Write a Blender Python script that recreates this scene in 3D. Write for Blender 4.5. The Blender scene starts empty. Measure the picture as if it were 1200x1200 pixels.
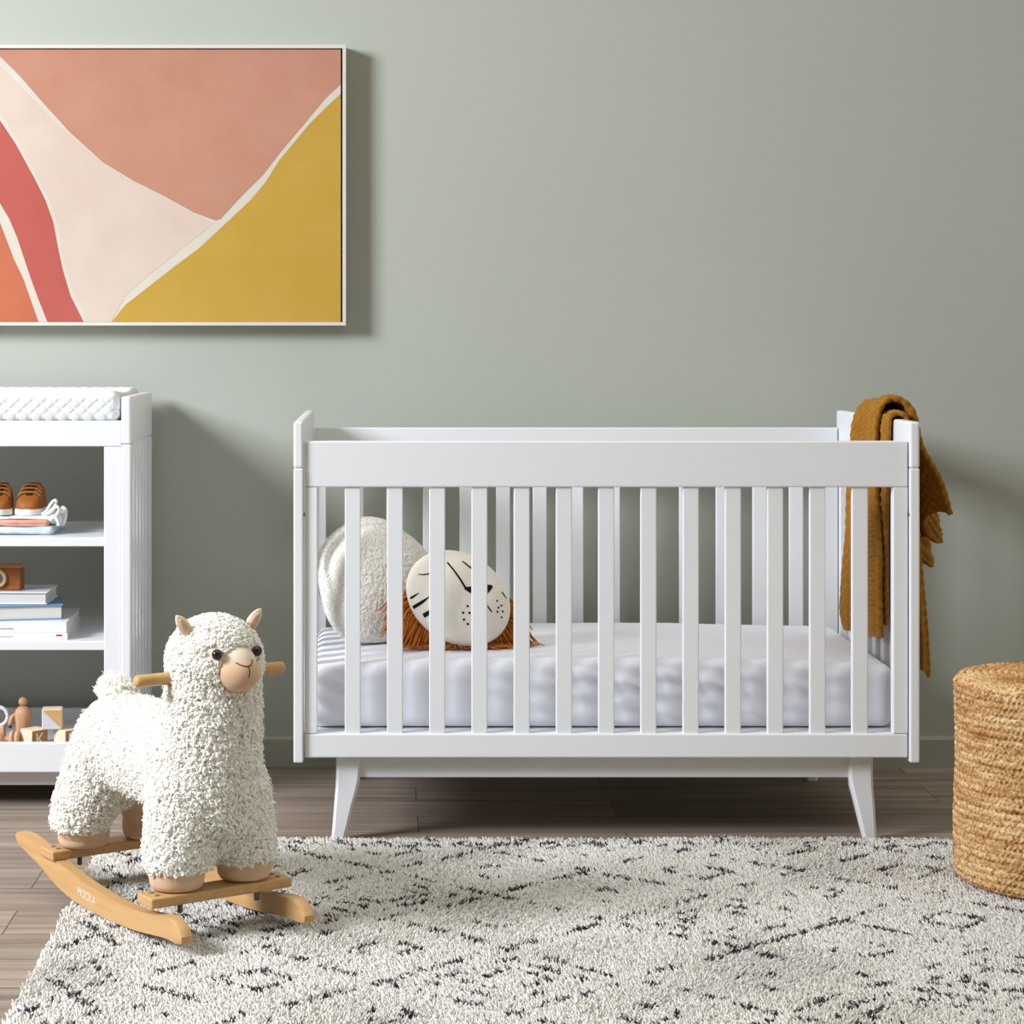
import bpy, bmesh, math, random
import numpy as np
from mathutils import Vector, Matrix

random.seed(7)
rng = np.random.default_rng(7)
scene = bpy.context.scene
COL = scene.collection
PI = math.pi

# ------------------------------------------------------------------ camera geometry
F, H, VX, VY = 2510.0, 1.077, 447.0, 398.0     # focal length, eye height, vanishing point (1200 px frame)
WALL = 5.406


def X(px, Y):
    return (px - VX) * Y / F


def Z(py, Y):
    return H - (py - VY) * Y / F


# ------------------------------------------------------------------ materials
def lin(c):
    c = c / 255.0
    return c / 12.92 if c <= 0.04045 else ((c + 0.055) / 1.055) ** 2.4


def rgb(r, g, b):
    return (lin(r), lin(g), lin(b), 1.0)


def mat(name, col, rough=0.6, col2=None, nscale=(8, 8, 8), detail=4.0, lo=0.35, hi=0.65,
        bump=0.0, bscale=(200, 200, 200), bdist=0.002, spec=0.3, sheen=0.0, coat=0.0, attr=None, sss=0.0):
    m = bpy.data.materials.new(name)
    m.use_nodes = True
    nt = m.node_tree
    N, L = nt.nodes, nt.links
    p = N['Principled BSDF']
    p.inputs['Roughness'].default_value = rough
    p.inputs['Specular IOR Level'].default_value = spec
    if sheen:
        p.inputs['Sheen Weight'].default_value = sheen
    if coat:
        p.inputs['Coat Weight'].default_value = coat
        p.inputs['Coat Roughness'].default_value = 0.25
    tc = N.new('ShaderNodeTexCoord')
    if attr:
        a = N.new('ShaderNodeAttribute')
        a.attribute_name = attr
        L.new(a.outputs['Color'], p.inputs['Base Color'])
    elif col2 is not None:
        mp = N.new('ShaderNodeMapping')
        mp.inputs['Scale'].default_value = nscale
        L.new(tc.outputs['Object'], mp.inputs['Vector'])
        no = N.new('ShaderNodeTexNoise')
        no.inputs['Scale'].default_value = 1.0
        no.inputs['Detail'].default_value = detail
        L.new(mp.outputs[0], no.inputs['Vector'])
        r = N.new('ShaderNodeValToRGB')
        r.color_ramp.elements[0].position = lo
        r.color_ramp.elements[1].position = hi
        r.color_ramp.elements[0].color = col
        r.color_ramp.elements[1].color = col2
        L.new(no.outputs['Fac'], r.inputs[0])
        L.new(r.outputs[0], p.inputs['Base Color'])
    else:
        p.inputs['Base Color'].default_value = col
    if bump:
        mp2 = N.new('ShaderNodeMapping')
        mp2.inputs['Scale'].default_value = bscale
        L.new(tc.outputs['Object'], mp2.inputs['Vector'])
        n2 = N.new('ShaderNodeTexNoise')
        n2.inputs['Scale'].default_value = 1.0
        n2.inputs['Detail'].default_value = 3.0
        L.new(mp2.outputs[0], n2.inputs['Vector'])
        b = N.new('ShaderNodeBump')
        b.inputs['Strength'].default_value = bump
        b.inputs['Distance'].default_value = bdist
        L.new(n2.outputs['Fac'], b.inputs['Height'])
        L.new(b.outputs[0], p.inputs['Normal'])
    return m


M = {}
M['paint'] = mat('white_lacquer', (0.775, 0.785, 0.805, 1), 0.38, (0.765, 0.775, 0.795, 1), (3, 3, 3), spec=0.35)
M['wall'] = mat('sage_wall_paint', (0.425, 0.446, 0.392, 1), 0.75, (0.435, 0.456, 0.401, 1), (1.5, 1.5, 1.5), 2.0,
                bump=0.05, bscale=(180, 180, 180), spec=0.15)
M['base'] = mat('sage_skirting_paint', (0.38, 0.39, 0.33, 1), 0.5, (0.39, 0.40, 0.34, 1), (2, 2, 2), spec=0.25)
M['sheet'] = mat('white_cotton_sheet', (0.79, 0.80, 0.87, 1), 0.9, (0.82, 0.83, 0.90, 1), (6, 6, 6),
                 bump=0.15, bscale=(500, 500, 500), spec=0.1)
M['pad'] = mat('white_quilt_cotton', (0.74, 0.755, 0.765, 1), 0.9, (0.72, 0.735, 0.745, 1), (6, 6, 6), spec=0.1)
M['boucle'] = mat('cream_boucle', (0.74, 0.715, 0.655, 1), 1.0, (0.86, 0.84, 0.785, 1), (160, 160, 160), 3, 0.35, 0.62,
                  bump=1.0, bscale=(170, 170, 170), bdist=0.006, spec=0.05, sheen=0.3)
M['lion'] = mat('cream_cotton_face', (0.86, 0.815, 0.72, 1), 0.9, (0.88, 0.84, 0.755, 1), (20, 20, 20),
                bump=0.2, bscale=(600, 600, 600), bdist=0.001, spec=0.05)
M['ink'] = mat('black_print', (0.012, 0.012, 0.014, 1), 0.8, spec=0.1)
M['rust'] = mat('rust_yarn', (0.42, 0.125, 0.022, 1), 0.9, (0.56, 0.19, 0.035, 1), (60, 60, 60), spec=0.1)
M['mustard'] = mat('mustard_wool', (0.275, 0.112, 0.008, 1), 0.95, (0.345, 0.150, 0.012, 1), (70, 70, 70), spec=0.05, sheen=0.2)
M['beech'] = mat('beech_wood', (0.50, 0.285, 0.115, 1), 0.45, (0.58, 0.355, 0.155, 1), (4, 70, 70), 5, 0.3, 0.7, spec=0.3)
M['fleece'] = mat('cream_fleece', (0.895, 0.875, 0.805, 1), 0.95, (0.912, 0.897, 0.845, 1), (25, 25, 25), spec=0.05, sheen=0.15)
M['fleece_base'] = mat('cream_skin_shade_tint', (0.84, 0.76, 0.62, 1), 0.95, (0.87, 0.80, 0.68, 1), (40, 40, 40), spec=0.05)  # cream skin, tinted tan to paint the warm shade between the locks
M['hide'] = mat('beige_plush', (0.62, 0.43, 0.285, 1), 0.95, (0.68, 0.495, 0.345, 1), (40, 40, 40),
                bump=0.4, bscale=(500, 500, 500), bdist=0.0015, spec=0.05, sheen=0.2)
M['muzzle'] = mat('peach_velour', (0.60, 0.385, 0.245, 1), 0.95, (0.67, 0.45, 0.305, 1), (30, 30, 30),
                  bump=0.2, bscale=(700, 700, 700), bdist=0.001, spec=0.05, sheen=0.3)
M['bridge'] = mat('cream_velour', (0.72, 0.62, 0.49, 1), 0.95, (0.75, 0.65, 0.525, 1), (30, 30, 30), spec=0.05, sheen=0.3)
M['eye'] = mat('glossy_black_eye', (0.01, 0.007, 0.006, 1), 0.12, spec=0.6)
M['stitch'] = mat('brown_stitch', (0.06, 0.035, 0.025, 1), 0.8)
M['steel'] = mat('dark_bolt_steel', (0.16, 0.14, 0.12, 1), 0.4)
M['logo'] = mat('pale_stamp', (0.80, 0.68, 0.56, 1), 0.7)
M['canvas_edge_shade'] = mat('canvas_edge_shade', (0.16, 0.09, 0.05, 1), 0.9)  # canvas sides and gap, dark brown standing in for the shade there
M['frame'] = mat('pale_oak_frame', (0.64, 0.60, 0.54, 1), 0.6, (0.67, 0.635, 0.575, 1), (4, 60, 60))


def canvas_mat(n, c, c2):
    c, c2 = [tuple(0.75 * k for k in q[:3]) + (1,) for q in (c, c2)]
    return mat(n, c, 0.9, c2, (9, 9, 9), 6, 0.3, 0.7, bump=0.25, bscale=(350, 350, 350), bdist=0.001, spec=0.05)


M['c_line'] = canvas_mat('canvas_offwhite', rgb(236, 228, 214), rgb(228, 219, 204))
M['c_salmon'] = canvas_mat('canvas_salmon', rgb(212, 158, 134), rgb(206, 148, 124))
M['c_ochre'] = canvas_mat('canvas_ochre', rgb(208, 168, 72), rgb(214, 174, 84))
M['c_blush'] = canvas_mat('canvas_blush', rgb(235, 217, 201), rgb(229, 207, 191))
M['c_coral'] = canvas_mat('canvas_coral', rgb(204, 108, 100), rgb(198, 102, 92))
M['c_orange'] = canvas_mat('canvas_orange', rgb(216, 130, 98), rgb(206, 118, 88))
M['shoe'] = mat('tan_leather', (0.29, 0.088, 0.014, 1), 0.55, (0.35, 0.115, 0.02, 1), (40, 40, 40), spec=0.3)
M['shoe_dark'] = mat('brown_lining', (0.05, 0.02, 0.01, 1), 0.9)
M['lace'] = mat('tan_lace', (0.36, 0.145, 0.035, 1), 0.8)
M['rubber'] = mat('white_rubber', (0.78, 0.77, 0.72, 1), 0.6)
M['cl_blue'] = mat('pale_blue_cotton', (0.42, 0.54, 0.60, 1), 0.95, (0.62, 0.69, 0.72, 1), (40, 40, 40), bump=0.3, bscale=(60, 60, 60), bdist=0.004)
M['cl_pink'] = mat('dusty_pink_cotton', (0.57, 0.27, 0.20, 1), 0.95, (0.68, 0.37, 0.29, 1), (40, 40, 40), bump=0.3, bscale=(60, 60, 60), bdist=0.004)
M['cl_white'] = mat('speckled_white_cotton', (0.80, 0.80, 0.80, 1), 0.95, (0.58, 0.62, 0.68, 1), (90, 90, 90), 1, 0.56, 0.72)
M['walnut'] = mat('walnut_wood', (0.20, 0.062, 0.014, 1), 0.4, (0.33, 0.115, 0.028, 1), (12, 120, 120), 4)
M['walnut_top'] = mat('light_walnut', (0.42, 0.17, 0.065, 1), 0.4, (0.48, 0.21, 0.085, 1), (12, 120, 120), 4)
M['lens'] = mat('grey_lens', (0.13, 0.13, 0.14, 1), 0.3)
M['ringwood'] = mat('pale_wood', (0.60, 0.36, 0.21, 1), 0.5, (0.66, 0.42, 0.26, 1), (20, 90, 90))
M['dollwood'] = mat('doll_wood', (0.50, 0.27, 0.15, 1), 0.5, (0.57, 0.33, 0.19, 1), (60, 60, 9))
M['paper'] = mat('page_edges', (0.70, 0.68, 0.63, 1), 0.9, (0.60, 0.585, 0.55, 1), (3, 3, 900))
M['cover_w'] = mat('white_cover', (0.80, 0.80, 0.83, 1), 0.4)
M['cover_b'] = mat('blue_cover', (0.12, 0.27, 0.47, 1), 0.45, (0.15, 0.31, 0.52, 1), (8, 8, 8))
M['red'] = mat('crimson_mark', (0.45, 0.02, 0.06, 1), 0.6)
M['greytext'] = mat('grey_print', (0.35, 0.36, 0.40, 1), 0.7)
M['block'] = mat('birch_block', (0.76, 0.62, 0.42, 1), 0.5, (0.80, 0.67, 0.48, 1), (60, 8, 60))
M['block_tan'] = mat('orange_wood_face', (0.60, 0.33, 0.13, 1), 0.5, (0.66, 0.38, 0.16, 1), (8, 60, 60))
M['block_brown'] = mat('brown_wood_face', (0.40, 0.19, 0.06, 1), 0.5, (0.48, 0.24, 0.09, 1), (60, 8, 60))
M['block_grey'] = mat('grey_painted_face', (0.60, 0.63, 0.68, 1), 0.6)
M['letter'] = mat('white_letter_paint', (0.82, 0.82, 0.82, 1), 0.6)
M['ringwhite'] = mat('white_ring', (0.78, 0.77, 0.80, 1), 0.4)
M['pile'] = mat('wool_pile', (1, 1, 1, 1), 0.95, attr='tint', spec=0.05)
M['backing'] = mat('rug_backing', (0.66, 0.645, 0.60, 1), 0.95)


def floor_material():
    m = bpy.data.materials.new('oak_planks')
    m.use_nodes = True
    N, L = m.node_tree.nodes, m.node_tree.links
    p = N['Principled BSDF']
    tc = N.new('ShaderNodeTexCoord')
    mp = N.new('ShaderNodeMapping')
    mp.inputs['Location'].default_value = (0.687, -4.04 + 0.16 * 30, 0)
    L.new(tc.outputs['Object'], mp.inputs['Vector'])
    br = N.new('ShaderNodeTexBrick')
    br.inputs['Scale'].default_value = 1.0
    br.inputs['Brick Width'].default_value = 1.22
    br.inputs['Row Height'].default_value = 0.16
    br.inputs['Mortar Size'].default_value = 0.0016
    br.inputs['Mortar Smooth'].default_value = 0.3
    br.offset = 0.37
    br.inputs['Color1'].default_value = (0, 0, 0, 1)
    br.inputs['Color2'].default_value = (1, 1, 1, 1)
    br.inputs['Mortar'].default_value = (0.5, 0.5, 0.5, 1)
    L.new(mp.outputs[0], br.inputs['Vector'])
    g = N.new('ShaderNodeMapping')
    g.inputs['Scale'].default_value = (1.6, 34, 1)
    L.new(tc.outputs['Object'], g.inputs['Vector'])
    addv = N.new('ShaderNodeVectorMath')
    addv.operation = 'ADD'
    sc = N.new('ShaderNodeVectorMath')
    sc.operation = 'SCALE'
    sc.inputs['Scale'].default_value = 13.0
    L.new(br.outputs['Color'], sc.inputs[0])
    L.new(g.outputs[0], addv.inputs[0])
    L.new(sc.outputs[0], addv.inputs[1])
    n1 = N.new('ShaderNodeTexNoise')
    n1.inputs['Scale'].default_value = 1.0
    n1.inputs['Detail'].default_value = 7.0
    n1.inputs['Distortion'].default_value = 0.6
    L.new(addv.outputs[0], n1.inputs['Vector'])
    r = N.new('ShaderNodeValToRGB')
    e = r.color_ramp.elements
    e[0].position, e[1].position = 0.28, 0.72
    e[0].color = (0.175, 0.128, 0.098, 1)
    e[1].color = (0.37, 0.30, 0.245, 1)
    L.new(n1.outputs['Fac'], r.inputs[0])
    tone = N.new('ShaderNodeMapRange')
    tone.inputs['To Min'].default_value = 0.80
    tone.inputs['To Max'].default_value = 1.10
    L.new(br.outputs['Color'], tone.inputs['Value'])
    mul = N.new('ShaderNodeVectorMath')
    mul.operation = 'SCALE'
    L.new(r.outputs[0], mul.inputs[0])
    L.new(tone.outputs[0], mul.inputs['Scale'])
    mx = N.new('ShaderNodeMix')
    mx.data_type = 'RGBA'
    L.new(br.outputs['Fac'], mx.inputs['Factor'])
    L.new(mul.outputs[0], mx.inputs['A'])
    mx.inputs['B'].default_value = (0.10, 0.07, 0.05, 1)
    L.new(mx.outputs['Result'], p.inputs['Base Color'])
    p.inputs['Roughness'].default_value = 0.55
    p.inputs['Specular IOR Level'].default_value = 0.25
    return m


def jute_material():
    m = bpy.data.materials.new('braided_jute')
    m.use_nodes = True
    N, L = m.node_tree.nodes, m.node_tree.links
    p = N['Principled BSDF']
    p.inputs['Roughness'].default_value = 0.85
    p.inputs['Specular IOR Level'].default_value = 0.15
    tc = N.new('ShaderNodeTexCoord')

    def noise(scale, det):
        mp = N.new('ShaderNodeMapping')
        mp.inputs['Scale'].default_value = scale
        L.new(tc.outputs['Object'], mp.inputs['Vector'])
        n = N.new('ShaderNodeTexNoise')
        n.inputs['Scale'].default_value = 1.0
        n.inputs['Detail'].default_value = det
        L.new(mp.outputs[0], n.inputs['Vector'])
        return n
    a = noise((9, 9, 75), 4)
    b = noise((170, 170, 170), 2)
    r = N.new('ShaderNodeValToRGB')
    cr = r.color_ramp
    cr.elements[0].position = 0.30
    cr.elements[0].color = (0.36, 0.165, 0.062, 1)
    cr.elements[1].position = 0.68
    cr.elements[1].color = (0.66, 0.46, 0.26, 1)
    q = cr.elements.new(0.48)
    q.color = (0.55, 0.335, 0.155, 1)
    L.new(a.outputs['Fac'], r.inputs[0])
    r2 = N.new('ShaderNodeValToRGB')
    r2.color_ramp.elements[0].position = 0.30
    r2.color_ramp.elements[0].color = (0.45, 0.36, 0.28, 1)
    r2.color_ramp.elements[1].position = 0.62
    r2.color_ramp.elements[1].color = (1.2, 1.2, 1.15, 1)
    L.new(b.outputs['Fac'], r2.inputs[0])
    mx = N.new('ShaderNodeMix')
    mx.data_type = 'RGBA'
    mx.blend_type = 'MULTIPLY'
    mx.inputs['Factor'].default_value = 1.0
    L.new(r.outputs[0], mx.inputs['A'])
    L.new(r2.outputs[0], mx.inputs['B'])
    L.new(mx.outputs['Result'], p.inputs['Base Color'])
    return m


M['floor'] = floor_material()
M['jute'] = jute_material()


# ------------------------------------------------------------------ object helpers
def finish(o, m, parent=None, smooth=False):
    ms = m if isinstance(m, (list, tuple)) else [m]
    for k in ms:
        o.data.materials.append(k)
    if smooth:
        o.data.polygons.foreach_set('use_smooth', [True] * len(o.data.polygons))
    COL.objects.link(o)
    if parent is not None:
        o.parent = parent
    return o


def obj(name, bm, m, parent=None, smooth=False, angle=None):
    me = bpy.data.meshes.new(name)
    bmesh.ops.recalc_face_normals(bm, faces=bm.faces[:])
    if angle is not None:
        for e in bm.edges:
            if len(e.link_faces) == 2 and e.calc_face_angle(0) > angle:
                e.smooth = False
        smooth = True
    bm.to_mesh(me)
    bm.free()
    return finish(bpy.data.objects.new(name, me), m, parent, smooth)


def np_obj(name, V, Fs, m, parent=None, smooth=True, midx=None):
    """mesh from numpy verts and a list of face arrays (n x 3 / n x 4)"""
    me = bpy.data.meshes.new(name)
    V = np.ascontiguousarray(V, dtype=np.float32)
    me.vertices.add(len(V))
    me.vertices.foreach_set('co', V.ravel())
    loops = np.concatenate([np.asarray(f, dtype=np.int32).ravel() for f in Fs])
    sizes = np.concatenate([np.full(len(f), np.asarray(f).shape[1], dtype=np.int32) for f in Fs])
    starts = np.concatenate([[0], np.cumsum(sizes)[:-1]]).astype(np.int32)
    me.loops.add(len(loops))
    me.loops.foreach_set('vertex_index', loops)
    me.polygons.add(len(sizes))
    me.polygons.foreach_set('loop_start', starts)
    me.polygons.foreach_set('use_smooth', np.full(len(sizes), smooth))
    me.update(calc_edges=True)
    me.validate()
    o = bpy.data.objects.new(name, me)
    finish(o, m, parent)
    if midx is not None:
        me.polygons.foreach_set('material_index', midx)
    return o


def tag(o, label=None, cat=None, group=None, kind=None):
    if label:
        o['label'] = label
    if cat:
        o['category'] = cat
    if group:
        o['group'] = group
    if kind:
        o['kind'] = kind
    return o


def thing(name, label, cat, loc, rz=0.0, group=None):
    o = bpy.data.objects.new(name, None)
    o.empty_display_size = 0.05
    o.location = loc
    o.rotation_euler = (0, 0, rz)
    COL.objects.link(o)
    return tag(o, label, cat, group)


def box(bm, x0, x1, y0, y1, z0, z1, bev=0.0015, seg=2, rot=None, about=None):
    r = bmesh.ops.create_cube(bm, size=1.0)
    vs = r['verts']
    for v in vs:
        v.co = Vector(((x0 + x1) / 2 + v.co.x * (x1 - x0), (y0 + y1) / 2 + v.co.y * (y1 - y0),
                       (z0 + z1) / 2 + v.co.z * (z1 - z0)))
    if bev:
        es = list({e for v in vs for e in v.link_edges})
        g = bmesh.ops.bevel(bm, geom=es, offset=bev, segments=seg, affect='EDGES', profile=0.5)
        vs = list({v for f in g['faces'] for v in f.verts} | {v for v in vs if v.is_valid})
    if rot is not None:
        c = Vector(about if about is not None else ((x0 + x1) / 2, (y0 + y1) / 2, (z0 + z1) / 2))
        bmesh.ops.rotate(bm, verts=vs, cent=c, matrix=rot)
    return vs


def lathe(bm, prof, segs=32, center=(0, 0, 0), axis='Z', cap=True):
    rings = []
    c = Vector(center)
    for r, h in prof:
        ring = []
        for k in range(segs):
            a = 2 * PI * k / segs
            if axis == 'Z':
                p = Vector((r * math.cos(a), r * math.sin(a), h))
            elif axis == 'X':
                p = Vector((h, r * math.cos(a), r * math.sin(a)))
            else:
                p = Vector((r * math.cos(a), h, r * math.sin(a)))
            ring.append(bm.verts.new(c + p))
        rings.append(ring)
    for a, b in zip(rings, rings[1:]):
        for k in range(segs):
            bm.faces.new((a[k], a[(k + 1) % segs], b[(k + 1) % segs], b[k]))
    if cap:
        bm.faces.new(rings[0])
        bm.faces.new(rings[-1])


def prism(bm, pts, axis, a0, a1, bev=0.0, seg=2):
    """extrude a closed 2D outline between a0 and a1 along axis 'X','Y','Z'"""
    def P(p, a):
        if axis == 'X':
            return Vector((a, p[0], p[1]))
        if axis == 'Y':
            return Vector((p[0], a, p[1]))
        return Vector((p[0], p[1], a))
    lo = [bm.verts.new(P(p, a0)) for p in pts]
    hi = [bm.verts.new(P(p, a1)) for p in pts]
    f0 = bm.faces.new(lo)
    f1 = bm.faces.new(hi[::-1])
    n = len(pts)
    for k in range(n):
        bm.faces.new((lo[k], hi[k], hi[(k + 1) % n], lo[(k + 1) % n]))
    if bev:
        es = [e for e in f0.edges] + [e for e in f1.edges]
        bmesh.ops.bevel(bm, geom=es, offset=bev, segments=seg, affect='EDGES', profile=0.5)


def tubes(P, R, sides=5, tip=True):
    """P [N,S,3], R [N,S] -> verts, face arrays; tips closed by shrinking radius"""
    N_, S, _ = P.shape
    T = np.gradient(P, axis=1)
    T /= np.linalg.norm(T, axis=2, keepdims=True) + 1e-9
    ref = np.where(np.abs(T[:, :1, 2:3]) > 0.8, np.array([[[1.0, 0.1, 0]]]), np.array([[[0.1, 0.05, 1.0]]]))
    ref = np.broadcast_to(ref, P.shape)
    A = np.cross(T, ref)
    A /= np.linalg.norm(A, axis=2, keepdims=True) + 1e-9
    B = np.cross(T, A)
    ang = np.arange(sides) * 2 * PI / sides
    V = (P[:, :, None, :] + R[:, :, None, None] * (np.cos(ang)[None, None, :, None] * A[:, :, None, :]
                                                    + np.sin(ang)[None, None, :, None] * B[:, :, None, :]))
    idx = np.arange(N_ * S * sides).reshape(N_, S, sides)
    nxt = np.roll(idx, -1, axis=2)
    q = np.stack([idx[:, :-1], nxt[:, :-1], nxt[:, 1:], idx[:, 1:]], axis=-1).reshape(-1, 4)
    caps = idx[:, -1, :].reshape(-1, sides)
    caps0 = idx[:, 0, ::-1].reshape(-1, sides)
    return V.reshape(-1, 3), [q, caps, caps0]


def tube_bm(bm, pts, r, sides=8):
    P = np.array(pts, float)[None]
    R = np.broadcast_to(np.asarray(r, float), (1, P.shape[1]))
    V, Fs = tubes(P, R, sides)
    vs = [bm.verts.new(v) for v in V]
    for f in Fs:
        for q in f:
            try:
                bm.faces.new([vs[i] for i in q])
            except ValueError:
                pass


def rbox(lo, hi, r, n, fn=None):
    """rounded box as numpy surface grid; fn(p, nrm) -> displaced p"""
    lo, hi = np.array(lo, float), np.array(hi, float)
    Vs, Fs, off = [], [], 0

    def axis_pts(k):
        a = np.linspace(0, 1, 7)[:-1]
        rr = r / (hi[k] - lo[k])
        e = (1 - np.cos(a * PI / 2)) * rr
        mid = np.linspace(rr, 1 - rr, n[k])
        return np.concatenate([e, mid, 1 - e[::-1]]) * (hi[k] - lo[k]) + lo[k]
    ax = [axis_pts(k) for k in range(3)]
    for k in range(3):
        i, j = (k + 1) % 3, (k + 2) % 3
        for side in (0, 1):
            A, B = np.meshgrid(ax[i], ax[j], indexing='ij')
            P = np.zeros(A.shape + (3,))
            P[..., i], P[..., j] = A, B
            P[..., k] = hi[k] if side else lo[k]
            c = np.clip(P, lo + r, hi - r)
            d = P - c
            nrm = d / (np.linalg.norm(d, axis=-1, keepdims=True) + 1e-9)
            P = c + nrm * r
            P = P.reshape(-1, 3)
            nn = nrm.reshape(-1, 3)
            if fn is not None:
                P = fn(P, nn)
            m_, k_ = A.shape
            id_ = np.arange(m_ * k_).reshape(m_, k_) + off
            q = np.stack([id_[:-1, :-1], id_[1:, :-1], id_[1:, 1:], id_[:-1, 1:]], -1).reshape(-1, 4)
            if not side:
                q = q[:, ::-1]
            Vs.append(P)
            Fs.append(q)
            off += m_ * k_
    return np.concatenate(Vs), [np.concatenate(Fs)]


def weld(o, d=1e-5):
    bm = bmesh.new()
    bm.from_mesh(o.data)
    bmesh.ops.remove_doubles(bm, verts=bm.verts[:], dist=d)
    bm.to_mesh(o.data)
    bm.free()
    return o


def vnoise(P, scale, seed=0):
    """smooth pseudo noise from a few sines (numpy)"""
    r = np.random.default_rng(seed)
    out = np.zeros(P.shape[:-1])
    for k in range(7):
        d = r.normal(size=P.shape[-1])
        d /= np.linalg.norm(d)
        out += np.sin((P @ d) * scale * (0.6 + 0.25 * k) + r.uniform(0, 6.28)) / (1 + 0.25 * k)
    return out / 3.0


def catmull(pts, n):
    pts = np.array(pts, float)
    seg = np.linalg.norm(np.diff(pts, axis=0), axis=1)
    P = np.vstack([2 * pts[0] - pts[1], pts, 2 * pts[-1] - pts[-2]])
    out = []
    for i in range(len(pts) - 1):
        t = np.linspace(0, 1, 40, endpoint=False)[:, None]
        p0, p1, p2, p3 = P[i], P[i + 1], P[i + 2], P[i + 3]
        out.append(0.5 * (2 * p1 + (p2 - p0) * t + (2 * p0 - 5 * p1 + 4 * p2 - p3) * t ** 2
                          + (3 * p1 - p0 - 3 * p2 + p3) * t ** 3))
    C = np.vstack(out + [pts[-1:]])
    L = np.concatenate([[0], np.cumsum(np.linalg.norm(np.diff(C, axis=0), axis=1))])
    s = np.linspace(0, L[-1], n)
    return np.stack([np.interp(s, L, C[:, k]) for k in range(C.shape[1])], 1), L[-1]


def text_mesh(name, body, size, m, parent, mtx, extrude=0.0004):
    cu = bpy.data.curves.new(name, 'FONT')
    cu.body = body
    cu.size = size
    cu.extrude = extrude
    cu.align_x = 'CENTER'
    cu.align_y = 'CENTER'
    tmp = bpy.data.objects.new(name + '_tmp', cu)
    COL.objects.link(tmp)
    dg = bpy.context.evaluated_depsgraph_get()
    me = bpy.data.meshes.new_from_object(tmp.evaluated_get(dg))
    bpy.data.objects.remove(tmp)
    me.transform(mtx)
    me.name = name
    o = bpy.data.objects.new(name, me)
    me.materials.clear()
    return finish(o, m, parent)


# ================================================================== SETTING
bm = bmesh.new()
box(bm, -4.0, 4.6, -0.6, WALL + 0.1, -0.06, 0.0, 0)
tag(obj('floor', bm, M['floor']), kind='structure')
bm = bmesh.new()
box(bm, -4.0, 4.6, WALL, WALL + 0.1, 0.0, 2.75, 0)
tag(obj('wall_back', bm, M['wall']), kind='structure')
bm = bmesh.new()
prism(bm, [(WALL, 0.0), (WALL - 0.013, 0.0), (WALL - 0.013, 0.070), (WALL - 0.009, 0.077), (WALL, 0.077)], 'X', -4.0, 4.6)
tag(obj('baseboard_back', bm, M['base']), kind='structure')


# ================================================================== COT
YF = 4.563                      # front face of the front rail
CX, CY = 0.479, 4.92
cot = thing('cot', 'white wooden baby cot with slatted sides and angled legs', 'cot', (CX, CY, 0))


def cbox(bm, x0, x1, y0, y1, z0, z1, bev=0.0018):
    box(bm, x0 - CX, x1 - CX, y0 - CY, y1 - CY, z0, z1, bev)


Z_TOP, Z_RB, Z_LT, Z_LB = 0.8606, 0.7625, 0.237, 0.186


def side_frame(name, y0, label):
    y1 = y0 + 0.025
    bm = bmesh.new()
    cbox(bm, -0.1640, 1.1215, y0, y1, Z_RB, Z_TOP, 0.003)
    cbox(bm, -0.1640, 1.1215, y0, y1, Z_LB, Z_LT, 0.003)
    cbox(bm, -0.1640, -0.1364, y0, y1, Z_LT + 0.0006, Z_RB - 0.0006)
    cbox(bm, 1.0905, 1.1215, y0, y1, Z_LT + 0.0006, Z_RB - 0.0006)
    fr = obj(name, bm, M['paint'], cot)
    fr['label'] = label
    for i in range(13):
        x0 = (404 - VX) / 550.07 + 0.09018 * i
        bm = bmesh.new()
        cbox(bm, x0, x0 + 0.0338, y0 + 0.005, y0 + 0.020, Z_LT - 0.004, Z_RB + 0.004, 0.002)
        obj('slat', bm, M['paint'], fr)
    return fr


side_frame('front_frame', YF, 'front side rail facing the room')
side_frame('back_frame', 5.263, 'rear side rail nearest the wall')

for x0, x1 in ((-0.1869, -0.1664), (1.1240, 1.1446)):
    bm = bmesh.new()
    cbox(bm, x0, x1, 4.553, 5.292, 0.8035, 0.9025, 0.0045)
    cbox(bm, x0, x1, 4.553, 4.596, 0.177, 0.8033, 0.003)
    cbox(bm, x0, x1, 5.250, 5.292, 0.177, 0.8033, 0.003)
    cbox(bm, x0, x1, 4.590, 5.255, 0.190, 0.240, 0.002)
    ef = obj('end_frame', bm, M['paint'], cot)
    for k in range(7):
        yc = 4.633 + 0.0835 * k
        bm = bmesh.new()
        cbox(bm, x0 + 0.002, x1 - 0.002, yc, yc + 0.034, 0.236, 0.806, 0.002)
        obj('spindle', bm, M['paint'], ef)

bm = bmesh.new()
cbox(bm, -0.160, 1.117, 4.590, 5.262, 0.214, 0.2365, 0.002)
obj('mattress_base', bm, M['paint'], cot)
bm = bmesh.new()
cbox(bm, -0.06, 1.02, 4.604, 4.624, 0.136, 0.214)
cbox(bm, -0.06, 1.02, 5.226, 5.246, 0.136, 0.214)
cbox(bm, -0.075, -0.055, 4.604, 5.246, 0.136, 0.214)
cbox(bm, 1.013, 1.033, 4.604, 5.246, 0.136, 0.214)
obj('apron', bm, M['paint'], cot)


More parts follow.
